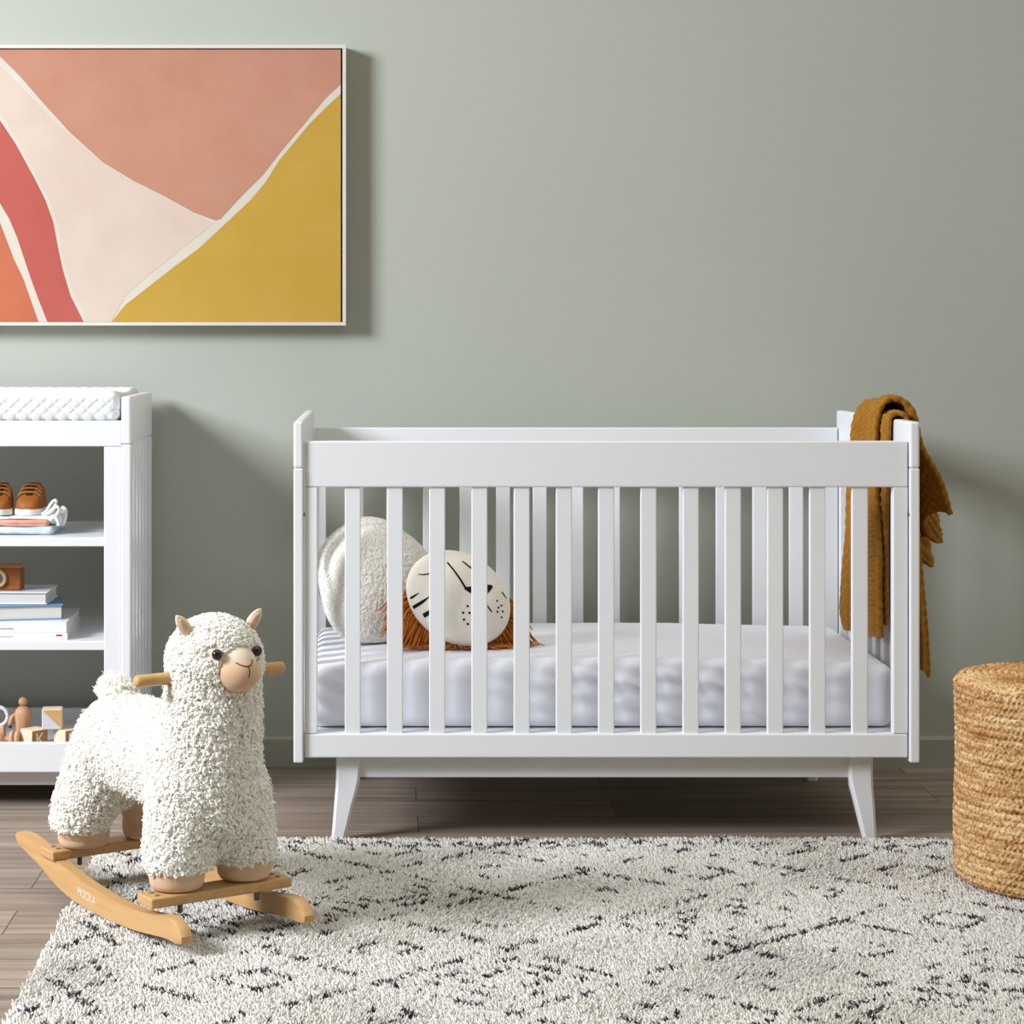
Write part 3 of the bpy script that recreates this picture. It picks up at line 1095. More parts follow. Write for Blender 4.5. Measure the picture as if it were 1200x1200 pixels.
def make_shoe(px, rz, label):
    y0 = 4.992
    s = thing('baby_shoe', label, 'shoe', (X(px, y0), y0, 0.6662), rz, 'tan baby shoes')

    def hw(y):      # half width along the length (0 toe .. .112 heel)
        t = y / 0.112
        return 0.0315 * (min(1, (t / 0.16)) ** 0.5 if t < 0.16 else 1.0) * (1 - 0.22 * max(0, (t - 0.3)) ** 1.0) * (max(0.0, 1 - max(0, (t - 0.9) / 0.1) ** 2)) ** 0.5
    ys = [0.0008, 0.003, 0.007, 0.012, 0.018, 0.03, 0.045, 0.06, 0.075, 0.09, 0.10, 0.106, 0.110, 0.1117]
    # sole
    bm = bmesh.new()
    rings = []
    zs = [(0.0, 0.93), (0.002, 1.0), (0.014, 1.0), (0.0155, 0.97)]
    for z, k in zs:
        ring = [bm.verts.new((hw(y) * k, 0.056 + (y - 0.056) * k, z)) for y in ys] + [bm.verts.new((-hw(y) * k, 0.056 + (y - 0.056) * k, z)) for y in ys[::-1]]
        rings.append(ring)
    n_ = len(rings[0])
    for a, b in zip(rings, rings[1:]):
        for k in range(n_):
            bm.faces.new((a[k], a[(k + 1) % n_], b[(k + 1) % n_], b[k]))
    bm.faces.new(rings[0])
    bm.faces.new(rings[-1])
    obj('sole', bm, M['rubber'], s, angle=0.6)
    # upper
    def top(y):
        return float(np.interp(y, [0, 0.004, 0.012, 0.025, 0.04, 0.055, 0.07, 0.112], [0.018, 0.027, 0.036, 0.043, 0.054, 0.065, 0.072, 0.066]))
    bm = bmesh.new()
    rings = []
    for y in [0.002] + ys[2:]:
        w = hw(y) * 0.95
        h = top(y) - 0.0145
        ring = []
        for k in range(17):
            a = PI * k / 16
            cx_ = math.copysign(abs(math.cos(a)) ** 0.5, math.cos(a))
            ring.append(bm.verts.new((w * cx_ * (1 - 0.10 * math.sin(a) * (h / 0.058)), y, 0.0145 + h * math.sin(a) ** 0.62)))
        rings.append(ring)
    for a, b in zip(rings, rings[1:]):
        for k in range(16):
            bm.faces.new((a[k], a[k + 1], b[k + 1], b[k]))
    bm.faces.new(rings[0])
    bm.faces.new(rings[-1])
    obj('upper', bm, M['shoe'], s, smooth=True)
    # tongue and laces climbing the front
    bm = bmesh.new()
    prevs = None
    for y in np.linspace(0.027, 0.072, 9):
        w_ = 0.0105 + 0.003 * (y - 0.027) / 0.045
        row = [bm.verts.new((dx * w_, y, top(y) + 0.0012 - 0.0022 * abs(dx) ** 2)) for dx in (-1, -0.5, 0, 0.5, 1)]
        if prevs:
            for k in range(4):
                bm.faces.new((prevs[k], prevs[k + 1], row[k + 1], row[k]))
        prevs = row
    obj('tongue', bm, M['shoe_dark'], s, smooth=True)
    for k, y in enumerate((0.036, 0.048, 0.060)):
        bm = bmesh.new()
        h = top(y) - 0.0145
        pts = []
        for a in np.linspace(PI * 0.17, PI * 0.83, 13):
            cx_ = math.copysign(abs(math.cos(a)) ** 0.5, math.cos(a))
            w = hw(y) * 0.97
            pts.append((w * cx_ * (1 - 0.10 * math.sin(a) * (h / 0.058)), y - 0.006 * math.sin(a), 0.0145 + h * math.sin(a) ** 0.62 + 0.0022))
        tube_bm(bm, pts, 0.0026, 8)
        obj('lace', bm, M['lace'], s, smooth=True)
    bm = bmesh.new()
    lathe(bm, [(0.0145, -0.006), (0.0165, 0.002), (0.0145, 0.0045), (0.010, 0.0035)], 24, (0, 0.086, 0.067))
    for v in bm.verts:
        v.co.y = 0.085 + (v.co.y - 0.085) * 1.15
    obj('collar', bm, M['shoe'], s, smooth=True)
    return s


make_shoe(31, -0.06, 'tan leather baby shoe with white sole, right one of the pair')
make_shoe(-3, 0.05, 'tan leather baby shoe with white sole, left one at the photo edge')


# ================================================================== SHELF 2 : BOOKS AND TOY CAMERA
def book(px_r, py_yf, w, d, z0, z1, rz, cover, label, cov=0.0022, spine_front=False, extra=None):
    """px_r: right front corner in the photo's frame; front edge at depth py_yf"""
    b = thing('book', label, 'book', (X(px_r, py_yf), py_yf, z0), rz, 'stacked books on the middle shelf')
    bm = bmesh.new()
    h = z1 - z0
    box(bm, -w, 0, 0, d, 0, cov, 0.0006)
    box(bm, -w, 0, 0, d, h - cov, h, 0.0006)
    if spine_front:
        box(bm, -w, 0, 0, cov, cov * 0.5, h - cov * 0.5, 0.0006)
    else:
        box(bm, -w, -w + cov, 0, d, cov * 0.5, h - cov * 0.5, 0.0006)
    obj('cover', bm, cover, b)
    bm = bmesh.new()
    if spine_front:
        box(bm, -w + 0.003, -0.003, cov, d - 0.003, cov, h - cov, 0)
    else:
        box(bm, -w + cov, -0.004, 0.004, d - 0.004, cov, h - cov, 0)
    obj('pages', bm, M['paper'], b)
    return b


b1 = book(79, 4.934, 0.21, 0.262, 0.3853, 0.4005, 0.02, M['cover_w'], 'thin white book with crimson spine mark at the bottom of the book stack', spine_front=True, cov=0.0014)
b2 = book(78, 4.936, 0.22, 0.265, 0.4010, 0.4255, 0.02, M['cover_w'], 'white book lying second from the bottom, under the blue book', spine_front=True, cov=0.0016)
b3 = book(74, 4.985, 0.23, 0.17, 0.4260, 0.4600, 0.19, M['cover_b'], 'thick blue hardback book in the middle of the book stack', cov=0.0028)
b4 = book(55, 4.985, 0.19, 0.16, 0.4606, 0.4885, -0.015, M['cover_w'], 'small white book on top of the blue book under the toy camera', cov=0.0022)
# crimson flag and faint grey print on the lowest spine
bm = bmesh.new()
box(bm, -0.026, -0.012, -0.0005, 0.0, 0.0085, 0.0125, 0)
obj('spine_mark', bm, M['red'], b1)
for bk, zz, n_, hh in ((b1, 0.0075, 9, 0.0032), (b2, 0.010, 11, 0.004)):
    bm = bmesh.new()
    x = -0.155
    r_ = random.Random(n_)
    for k in range(n_):
        w = r_.uniform(0.0012, 0.003)
        box(bm, x, x + w, -0.0005, 0.0, zz - hh / 2 * r_.uniform(0.5, 1), zz + hh / 2, 0)
        x += w + r_.uniform(0.0008, 0.0018)
    obj('spine_print', bm, M['greytext'], bk)

camt = thing('toy_camera', 'brown wooden toy camera with round grey lens standing on the book stack', 'toy camera', (X(-2, 5.02), 5.02, 0.4891), -0.06)
bm = bmesh.new()
box(bm, -0.052, 0.052, 0, 0.045, 0, 0.052, 0.002)
obj('body', bm, M['walnut'], camt)
bm = bmesh.new()
box(bm, -0.054, 0.054, -0.002, 0.047, 0.0521, 0.0600, 0.003)
obj('top_plate', bm, M['walnut_top'], camt)
bm = bmesh.new()
lathe(bm, [(0.0135, 0.0), (0.0205, 0.0), (0.021, -0.006), (0.0185, -0.009), (0.0135, -0.009), (0.0135, 0.0)], 40, (0.0, 0, 0.0285), 'Y', cap=False)
lr = obj('lens_ring', bm, M['ringwood'], camt, angle=0.7)
bm = bmesh.new()
lathe(bm, [(0.0134, -0.001), (0.0134, -0.005), (0.010, -0.006)], 32, (0.0, 0, 0.0285), 'Y')
obj('lens', bm, M['lens'], lr, angle=0.7)
bm = bmesh.new()
lathe(bm, [(0.008, 0.0600), (0.008, 0.066), (0.007, 0.067)], 24, (-0.03, 0.022, 0))
obj('shutter_button', bm, M['walnut_top'], camt, angle=0.7)


# ================================================================== BOTTOM SHELF : WOODEN TOYS
BZ = 0.1265


def block(px, y, z, rz, label, faces, size=0.0455):
    b = thing('toy_block', label, 'toy block', (X(px, y), y, z), rz, 'wooden toy blocks on the bottom shelf')
    bm = bmesh.new()
    h = size / 2
    box(bm, -h, h, -h, h, 0, size, 0.002)
    obj('cube_body', bm, M['block'], b)
    for (side, kind, arg) in faces:
        # side: 'f' front (-y), 'l' left (-x), 'r' right (+x)
        if side == 'f':
            mt = Matrix.Translation((0, -h - 0.0002, h)) @ Matrix.Rotation(PI / 2, 4, 'X')
        elif side == 'r':
            mt = Matrix.Translation((h + 0.0002, 0, h)) @ Matrix.Rotation(PI / 2, 4, 'Z') @ Matrix.Rotation(PI / 2, 4, 'X')
        else:
            mt = Matrix.Translation((-h - 0.0002, 0, h)) @ Matrix.Rotation(-PI / 2, 4, 'Z') @ Matrix.Rotation(PI / 2, 4, 'X')
        q = h * 0.93
        if kind == 'letter':
            text_mesh('letter', arg, 0.040, M['letter'], b, mt @ Matrix.Translation((0, 0, 0.0006)))
        elif kind == 'panel':
            bm = bmesh.new()
            bm.faces.new([bm.verts.new(mt @ Vector(p)) for p in ((-q, -q, 0), (q, -q, 0), (q, q, 0), (-q, q, 0))])
            r = bmesh.ops.extrude_face_region(bm, geom=bm.faces[:])
            nv = (mt.to_3x3() @ Vector((0, 0, 1))) * 0.0004
            for v in r['geom']:
                if isinstance(v, bmesh.types.BMVert):
                    v.co += nv
            obj('painted_face', bm, M[arg], b)
        elif kind == 'tri':
            bm = bmesh.new()
            for tri, zz in ((((-q, -q), (q, -q), (-q, q)), 0),):
                bm.faces.new([bm.verts.new(mt @ Vector((p[0], p[1], 0))) for p in tri])
                bm.faces.new([bm.verts.new(mt @ Vector((p[0], p[1], 0.0004))) for p in tri])
            obj('painted_face', bm, M['block_grey'], b)
            bm = bmesh.new()
            bm.faces.new([bm.verts.new(mt @ Vector((p[0], p[1], 0.0002))) for p in ((q, q), (-q, q), (q, -q))])
            obj('painted_face', bm, M['block_tan'], b)
    return b


block(40.0, 4.985, BZ, -0.80, 'letter block T K with a pale face and a brown face, beside the peg doll',
      [('f', 'letter', 'T'), ('r', 'panel', 'block_brown'), ('r', 'letter', 'K')])
block(79.0, 4.985, BZ, -0.80, 'letter block R M with pale and brown faces, nearest the rocking toy',
      [('f', 'letter', 'R'), ('r', 'panel', 'block_brown'), ('r', 'letter', 'M')])
block(61.5, 4.990, BZ + 0.0460, 0.10, 'toy block with a diagonal grey and orange face, standing on the two letter blocks',
      [('f', 'tri', None)], 0.0465)

doll = thing('peg_doll', 'wooden peg doll with round head standing behind the letter blocks', 'toy figure', (X(27, 5.03), 5.03, BZ))
bm = bmesh.new()
lathe(bm, [(0.014, 0.0), (0.0165, 0.003), (0.0165, 0.03), (0.0175, 0.05), (0.0195, 0.066), (0.0195, 0.074), (0.017, 0.082), (0.011, 0.088), (0.006, 0.0905)], 32)
obj('body', bm, M['dollwood'], doll, smooth=True)
bm = bmesh.new()
bmesh.ops.create_uvsphere(bm, u_segments=24, v_segments=16, radius=0.0105)
bmesh.ops.translate(bm, verts=bm.verts[:], vec=(0, 0, 0.1005))
obj('head', bm, M['dollwood'], doll, smooth=True)
bm = bmesh.new()
tube_bm(bm, [(-0.017, 0, 0.072), (-0.026, -0.002, 0.064), (-0.030, -0.003, 0.050), (-0.029, -0.003, 0.040)], [0.005, 0.006, 0.006, 0.005], 10)
obj('arm', bm, M['dollwood'], doll, smooth=True)

st = thing('stacking_toy', 'wooden toy of rings on a rod lying on its side left of the letter blocks', 'toy', (X(10, 4.98), 4.98, BZ))
bm = bmesh.new()
lathe(bm, [(0.006, -0.045), (0.006, 0.024)], 16, (0, 0, 0.021), 'X')
obj('rod', bm, M['dollwood'], st, angle=0.7)
for xc, rr in ((0.020, 0.021), (0.008, 0.021)):
    bm = bmesh.new()
    lathe(bm, [(0.0062, -0.005), (rr - 0.004, -0.005), (rr, -0.002), (rr, 0.002), (rr - 0.004, 0.005), (0.0062, 0.005)], 32, (xc, 0, 0.021), 'X')
    obj('ring', bm, M['ringwood'], st, angle=0.9)
bm = bmesh.new()
bmesh.ops.create_uvsphere(bm, u_segments=24, v_segments=16, radius=0.0175)
bmesh.ops.translate(bm, verts=bm.verts[:], vec=(-0.026, 0, 0.0205))
obj('bead', bm, M['ringwood'], st, smooth=True)

rg = thing('teething_ring', 'white round ring standing upright at the left end of the bottom shelf', 'toy', (X(-2, 5.05), 5.05, BZ))
bm = bmesh.new()
Rr, rr = 0.022, 0.0045
ring_pts = [(Rr * math.cos(a), 0, Rr + 0.0045 + 0.036 + Rr * math.sin(a)) for a in np.linspace(0, 2 * PI, 41)]
tube_bm(bm, ring_pts, rr, 10)
obj('hoop', bm, M['ringwhite'], rg, smooth=True)
bm = bmesh.new()
box(bm, -0.016, 0.016, -0.014, 0.014, 0, 0.0405, 0.003)
obj('stand', bm, M['ringwood'], rg)


# ================================================================== RUG
RX0, RX1, RY0, RY1 = -0.587, 1.75, 2.95, 4.556
rug = thing('area_rug', 'cream shaggy wool rug with broken black diamond lines on the wood floor', 'rug', ((RX0 + RX1) / 2, (RY0 + RY1) / 2, 0))
rcx, rcy = rug.location.x, rug.location.y
bm = bmesh.new()
box(bm, RX0 + 0.004 - rcx, RX1 - rcx, RY0 - rcy, RY1 - 0.004 - rcy, 0.0, 0.007, 0.002)
obj('backing', bm, M['backing'], rug)
n = 300000
px_ = rng.uniform(RX0, RX1, n)
py_ = rng.uniform(RY0, RY1, n)
Q = np.stack([px_, py_], 1)


def rug_pattern(x, y):
    x = x + 0.010 * vnoise(np.stack([x, y], -1), 16, 31)
    y = y + 0.010 * vnoise(np.stack([x, y], -1), 14, 32)
    HX, HY = 0.2085, 0.182
    a = (x - 0.212) / (2 * HX) + (y - 3.726) / (2 * HY)
    b = (x - 0.212) / (2 * HX) - (y - 3.726) / (2 * HY)
    da = np.abs(a - np.round(a)) * 2 * HY
    db = np.abs(b - np.round(b)) * 2 * HY
    line = np.minimum(da, db) < 0.0062
    # nested small diamonds at the cell centres
    fa, fb = np.floor(a), np.floor(b)
    u, v = a - fa - 0.5, b - fb - 0.5
    m1 = np.maximum(np.abs(u), np.abs(v))
    cell = (np.abs(np.sin(fa * 12.9898 + fb * 78.233) * 43758.5453) % 1.0)
    sz = 0.125 + 0.07 * cell
    small = (np.abs(m1 - sz) < 0.016) & (cell > 0.05)
    sm2 = (np.abs(m1 - 0.33) < 0.014) & (cell > 0.86)
    # zigzag border along the far edge and the left edge
    zz = np.abs(y - (4.495 + 0.022 * (2 * np.abs(((x / 0.09) % 1.0) - 0.5) * 2 - 1))) < 0.008
    zl = np.abs(x - (-0.50 + 0.055 * (2 * np.abs(((y / 0.36 + 0.12) % 1.0) - 0.5) * 2 - 1))) < 0.0065
    zl |= np.abs(x - (-0.50 - 0.055 * (2 * np.abs(((y / 0.36 + 0.12) % 1.0) - 0.5) * 2 - 1))) < 0.0065
    left = x < -0.40
    pat = np.where(left, zl, line | small | sm2) | zz
    brk = vnoise(np.stack([x * 1.0, y * 1.3], -1), 120, 41) + 0.6 * vnoise(np.stack([x, y], -1), 26, 42)
    return pat & (brk > 0.06)


dark = rug_pattern(px_, py_)
grey = (~dark) & (rng.uniform(size=n) < 0.006)
LN = rng.uniform(0.009, 0.016, n)
LN[dark] *= 1.1
la = rng.uniform(0, 2 * PI, n) * 0.5 + 2.5 * vnoise(Q, 12, 51)
lean = rng.uniform(0.15, 0.8, n)
root = np.stack([px_ - rcx, py_ - rcy, np.full(n, 0.004)], 1)
dirv = np.stack([np.cos(la) * lean, np.sin(la) * lean, np.ones(n)], 1)
P = np.zeros((n, 3, 3))
hump = 0.0030 * vnoise(Q, 22, 61)
for k, (t, h) in enumerate(((0, 0), (0.55, 0.72), (1.0, 1.0))):
    P[:, k] = root + dirv * (LN * t)[:, None]
    P[:, k, 2] = root[:, 2] + LN * h + hump * t
R = np.stack([np.full(n, 0.0021), np.full(n, 0.0020), np.full(n, 0.0009)], 1) * rng.uniform(0.8, 1.25, (n, 1))
V, Fs = tubes(P, R, 3)
pile = np_obj('pile', V, Fs[:2], M['pile'], rug)
tag(pile, kind='stuff')
tint = np.empty((n, 4), np.float32)
base = np.array([0.69, 0.67, 0.63])
warm = np.array([0.69, 0.635, 0.56])
w = np.clip(vnoise(Q, 5, 71) * 0.6 - 0.1, 0, 0.5)[:, None]
tint[:, :3] = (base * (1 - w) + warm * w) * rng.uniform(0.90, 1.06, (n, 1))
dk = np.array([0.035, 0.033, 0.036])
tint[dark, :3] = dk * np.where(rng.uniform(size=(dark.sum(), 1)) < 0.75, rng.uniform(0.6, 2.0, (dark.sum(), 1)), rng.uniform(4, 9, (dark.sum(), 1)))
tint[grey, :3] = np.array([0.30, 0.29, 0.28])
tint[:, 3] = 1
at = pile.data.color_attributes.new('tint', 'FLOAT_COLOR', 'POINT')
at.data.foreach_set('color', np.repeat(tint, 9, axis=0).ravel())


# ================================================================== JUTE POUF
pr, ph = 0.200, 0.402
pc = (X(1241, 4.198), 4.198, 0.0165)
pouf = thing('jute_pouf', 'round braided natural jute pouf standing on the right edge of the rug', 'pouf', pc)
rows = 29
rh = ph / rows
na, nz_ = 900, rows * 7
ZZ = np.linspace(0, ph, nz_)
AA = np.linspace(0, 2 * PI, na, endpoint=False)
Ag, Zg = np.meshgrid(AA, ZZ)
Zs = Zg + 0.006 * np.sin(Ag) + Ag / (2 * PI) * rh      # slight spiral climb
row = np.floor(Zs / rh)
fz = Zs / rh - row
NL = 118
ph_ = Ag * NL
v1 = np.cos(ph_ + PI * 2.0 * fz + 2.1 * np.sin(row * 7.7))
v2 = np.cos(ph_ - PI * 2.0 * fz + 2.1 * np.sin(row * 7.7) + PI)
braid = np.where(fz > 0.5, v1, v2)
rad = pr - 0.006 + 0.0042 * np.sqrt(np.clip(np.sin(PI * fz), 0, 1)) + 0.0019 * braid * (0.7 + 0.3 * np.sin(ph_ * 0.13 + row * 5)) + 0.0012 * np.sin(ph_ * 0.37 + row * 3)
edge = 0.022
te = np.clip((Zg - (ph - edge)) / edge, 0, 1)
be = np.clip((edge - Zg) / edge, 0, 1)
rad -= edge * (1 - np.sqrt(1 - te ** 2 * 0.999)) + edge * (1 - np.sqrt(1 - be ** 2 * 0.999))
rad += 0.002 * np.sin(Zg * 18)
V = np.stack([rad * np.cos(Ag), rad * np.sin(Ag), Zg], -1).reshape(-1, 3)
id_ = np.arange(nz_ * na).reshape(nz_, na)
nx_ = np.roll(id_, -1, axis=1)
q = np.stack([id_[:-1], nx_[:-1], nx_[1:], id_[1:]], -1).reshape(-1, 4)
bot = id_[0][::-1].reshape(1, -1)
np_obj('side_wrap', V, [q, bot], M['jute'], pouf)
nr = 84
RR = np.linspace(pr - 0.020, 0.001, nr)
na2 = 500
AA = np.linspace(0, 2 * PI, na2, endpoint=False)
Ag, Rg = np.meshgrid(AA, RR)
rs = Rg + Ag / (2 * PI) * rh
rowr = np.floor(rs / rh)
fr_ = rs / rh - rowr
arc = Ag * np.maximum(rowr, 1) * rh / 0.0137 * 1.0
k_ = np.round(np.maximum(rowr, 1) * 2 * PI * rh / 0.0137)
br1 = np.where(fr_ > 0.5, np.cos(Ag * k_ + PI * fr_), np.cos(Ag * k_ - PI * fr_ + PI))
zt = ph - 0.003 + 0.0035 * np.sqrt(np.clip(np.sin(PI * fr_), 0, 1)) + 0.0018 * br1 + 0.004 * (1 - (Rg / pr) ** 2)
zt[0] = ph - 0.010
zt[1] = ph - 0.004
V = np.stack([Rg * np.cos(Ag), Rg * np.sin(Ag), zt], -1).reshape(-1, 3)
id_ = np.arange(nr * na2).reshape(nr, na2)
nx_ = np.roll(id_, -1, axis=1)
q = np.stack([id_[:-1], nx_[:-1], nx_[1:], id_[1:]], -1).reshape(-1, 4)
np_obj('top_coil', V, [q], M['jute'], pouf)


# ================================================================== ROCKING ALPACA
TH = -0.9924
RA = (-0.411, 4.018)
alp = thing('rocking_alpaca', 'cream fluffy toy alpaca on beech wood rockers standing at the left of the rug', 'rocking toy', (RA[0], RA[1], 0.0), TH)
dz = 0.0125
top_e = [(-0.372, 0.087), (-0.330, 0.0895), (-0.290, 0.086), (-0.248, 0.080), (-0.2, 0.071), (-0.128, 0.0605), (-0.054, 0.0525), (0.02, 0.048), (0.092, 0.0465), (0.161, 0.049),
         (0.215, 0.0545), (0.262, 0.061), (0.297, 0.062), (0.318, 0.056)]
bot_e = [(0.331, 0.046), (0.336, 0.034), (0.330, 0.026), (0.316, 0.0245), (0.295, 0.026), (0.262, 0.0245), (0.225, 0.020), (0.16, 0.0125), (0.092, 0.008), (0.02, 0.006), (-0.054, 0.0065), (-0.128, 0.012),
         (-0.191, 0.0235), (-0.248, 0.040), (-0.310, 0.054), (-0.352, 0.063), (-0.377, 0.071), (-0.381, 0.080)]
outline, _ = catmull(top_e + bot_e + [top_e[0]], 120)
outline = [(p[0] * 0.989, p[1] + dz) for p in outline[:-1]]
for v0, v1 in ((-0.1345, -0.1115), (0.1115, 0.1345)):
    bm = bmesh.new()
    prism(bm, outline, 'Y', v0, v1, 0.003, 2)
    rk = obj('rocker', bm, M['beech'], alp, angle=0.6)
    if v0 < 0:
        sl = math.atan2(-0.005, 0.1)
        mt = Matrix.Translation((-0.045, v0 - 0.0004, 0.0415)) @ Matrix.Rotation(0.05, 4, 'Y') @ Matrix.Rotation(PI / 2, 4, 'X')
        text_mesh('stamp', 'MOCKA', 0.021, M['logo'], rk, mt, 0.0003)
PT0, PT1 = 0.0805, 0.0985
for u0, u1 in ((0.178, 0.236), (-0.236, -0.178)):
    bm = bmesh.new()
    box(bm, u0, u1, -0.1425, 0.1425, PT0, PT1, 0.003, 2)
    pk = obj('plank', bm, M['beech'], alp)
    for sv in (-1, 1):
        for uu in (u0 + 0.018, u1 - 0.018):
            bm = bmesh.new()
            lathe(bm, [(0.0045, PT1 - 0.002), (0.0045, PT1 + 0.0012), (0.003, PT1 + 0.0018)], 12, (uu, sv * 0.123, 0))
            obj('bolt', bm, M['steel'], pk, angle=0.7)
    for sv in (-1, 1):
        bm = bmesh.new()
        lathe(bm, [(0.0048, PT0 + 0.001), (0.0048, PT0 - 0.016), (0.004, PT0 - 0.018)], 12, ((u0 + u1) / 2 + 0.012, sv * 0.078, 0))
        obj('bolt', bm, M['steel'], pk, angle=0.7)
HU, HZ = 0.190, 0.474
bm = bmesh.new()
lathe(bm, [(0.006, -0.153), (0.0105, -0.149), (0.0112, -0.142), (0.0112, 0.142), (0.0105, 0.149), (0.006, 0.153)], 24, (HU, 0, HZ), 'Y')
obj('handle', bm, M['beech'], alp, smooth=True)

# body: union of overlapping rounded volumes, remeshed to one skin
HC = Vector((0.203, 0.0, 0.502))


def capsule(bm, a, b, ra, rb, n_=9):
    a, b = Vector(a), Vector(b)
    for k in range(n_):
        t = k / (n_ - 1)
        r = ra + (rb - ra) * t
        g = bmesh.ops.create_icosphere(bm, subdivisions=3, radius=r)
        bmesh.ops.translate(bm, verts=g['verts'], vec=a.lerp(b, t))


bm = bmesh.new()
g = bmesh.ops.create_icosphere(bm, subdivisions=4, radius=1.0)
for v in g['verts']:
    v.co = Vector((HC.x + v.co.x * 0.088, v.co.y * 0.086, HC.z + v.co.z * 0.080))
capsule(bm, (0.198, 0, 0.47), (0.192, 0, 0.34), 0.082, 0.084)
capsule(bm, (0.192, 0, 0.34), (0.180, 0, 0.24), 0.083, 0.088)
for s in (-1, 1):
    capsule(bm, (0.150, s * 0.020, 0.298), (-0.150, s * 0.020, 0.306), 0.080, 0.078, 14)
    capsule(bm, (0.180, s * 0.034, 0.26), (0.186, s * 0.062, 0.165), 0.076, 0.060)
    capsule(bm, (0.186, s * 0.062, 0.165), (0.188, s * 0.068, 0.145), 0.060, 0.055, 4)
    capsule(bm, (-0.150, s * 0.030, 0.285), (-0.188, s * 0.066, 0.180), 0.078, 0.062)
    capsule(bm, (-0.188, s * 0.066, 0.180), (-0.192, s * 0.074, 0.150), 0.062, 0.056, 4)
capsule(bm, (-0.175, 0, 0.365), (-0.200, 0, 0.388), 0.032, 0.026, 5)
me = bpy.data.meshes.new('tmp_body')
bm.to_mesh(me)
bm.free()
tmp = bpy.data.objects.new('tmp_body', me)
COL.objects.link(tmp)
md = tmp.modifiers.new('r', 'REMESH')
md.mode = 'VOXEL'
md.voxel_size = 0.0065
ms = tmp.modifiers.new('s', 'SMOOTH')
ms.factor = 0.5
ms.iterations = 14
dg = bpy.context.evaluated_depsgraph_get()
bme = bpy.data.meshes.new_from_object(tmp.evaluated_get(dg))
bpy.data.objects.remove(tmp)
bme.name = 'body'
body = bpy.data.objects.new('body', bme)
bme.materials.clear()
finish(body, [M['fleece_base'], M['hide']], alp, smooth=True)

# face parts
YAW = 0.03
fd = Vector((math.cos(YAW), math.sin(YAW), 0))
sd = Vector((-math.sin(YAW), math.cos(YAW), 0))


def headpt(f_, s_, u_):
    return HC + fd * f_ + sd * s_ + Vector((0, 0, u_))


def blob(name, c, rx, ry, rz_, m, parent, tilt=0.0, sub=4):
    bm = bmesh.new()
    bmesh.ops.create_icosphere(bm, subdivisions=sub, radius=1.0)
    rot = Matrix.Rotation(YAW, 3, 'Z') @ Matrix.Rotation(tilt, 3, 'Y')
    for v in bm.verts:
        v.co = c + rot @ Vector((v.co.x * rx, v.co.y * ry, v.co.z * rz_))
    return obj(name, bm, m, parent, smooth=True)


MZ = headpt(0.072, 0.003, -0.012)
mz_r = (0.046, 0.040, 0.036)
muz = blob('muzzle', MZ, *mz_r, M['muzzle'], alp, 0.15)
BR = headpt(0.068, 0.003, 0.009)
brg = blob('nose_bridge', BR, 0.042, 0.036, 0.026, M['bridge'], alp, 0.45)
for s in (-1, 1):
    e = blob('eye', headpt(0.079, s * 0.041, 0.022), 0.0095, 0.0095, 0.0098, M['eye'], alp, sub=3)


def on_muzzle(s_, u_, off=0.0006):
    """surface point of muzzle/bridge union seen from the front of the face, at side s_, height u_ (relative to the head centre)"""
    best = None
    for c, rx, ry, rz_, tl in ((MZ, *mz_r, 0.15), (BR, 0.042, 0.036, 0.026, 0.45)):
        rot = (Matrix.Rotation(YAW, 3, 'Z') @ Matrix.Rotation(tl, 3, 'Y'))
        inv = rot.inverted()
        o0 = inv @ (headpt(0.3, s_, u_) - c)
        d0 = inv @ (-fd)
        A = Vector((o0.x / rx, o0.y / ry, o0.z / rz_))
        Dv = Vector((d0.x / rx, d0.y / ry, d0.z / rz_))
        a, b, cc = Dv.dot(Dv), 2 * A.dot(Dv), A.dot(A) - 1
        dsc = b * b - 4 * a * cc
        if dsc > 0:
            t = (-b - math.sqrt(dsc)) / (2 * a)
            if best is None or t < best:
                best = t
    best = best if best is not None else 0.2
    return headpt(0.3 - best + off, s_, u_)


bm = bmesh.new()
tube_bm(bm, [on_muzzle(s_, u_) for s_, u_ in ((-0.016, 0.0085), (-0.010, 0.0045), (-0.004, 0.0025), (0.002, 0.002), (0.008, 0.0035), (0.014, 0.0075), (0.017, 0.0115))], 0.0010, 6)
tube_bm(bm, [on_muzzle(s_, u_) for s_, u_ in ((0.002, 0.002), (0.003, -0.004), (0.002, -0.011), (0.000, -0.017))], 0.0010, 6)
obj('mouth_stitch', bm, M['stitch'], muz, smooth=True)

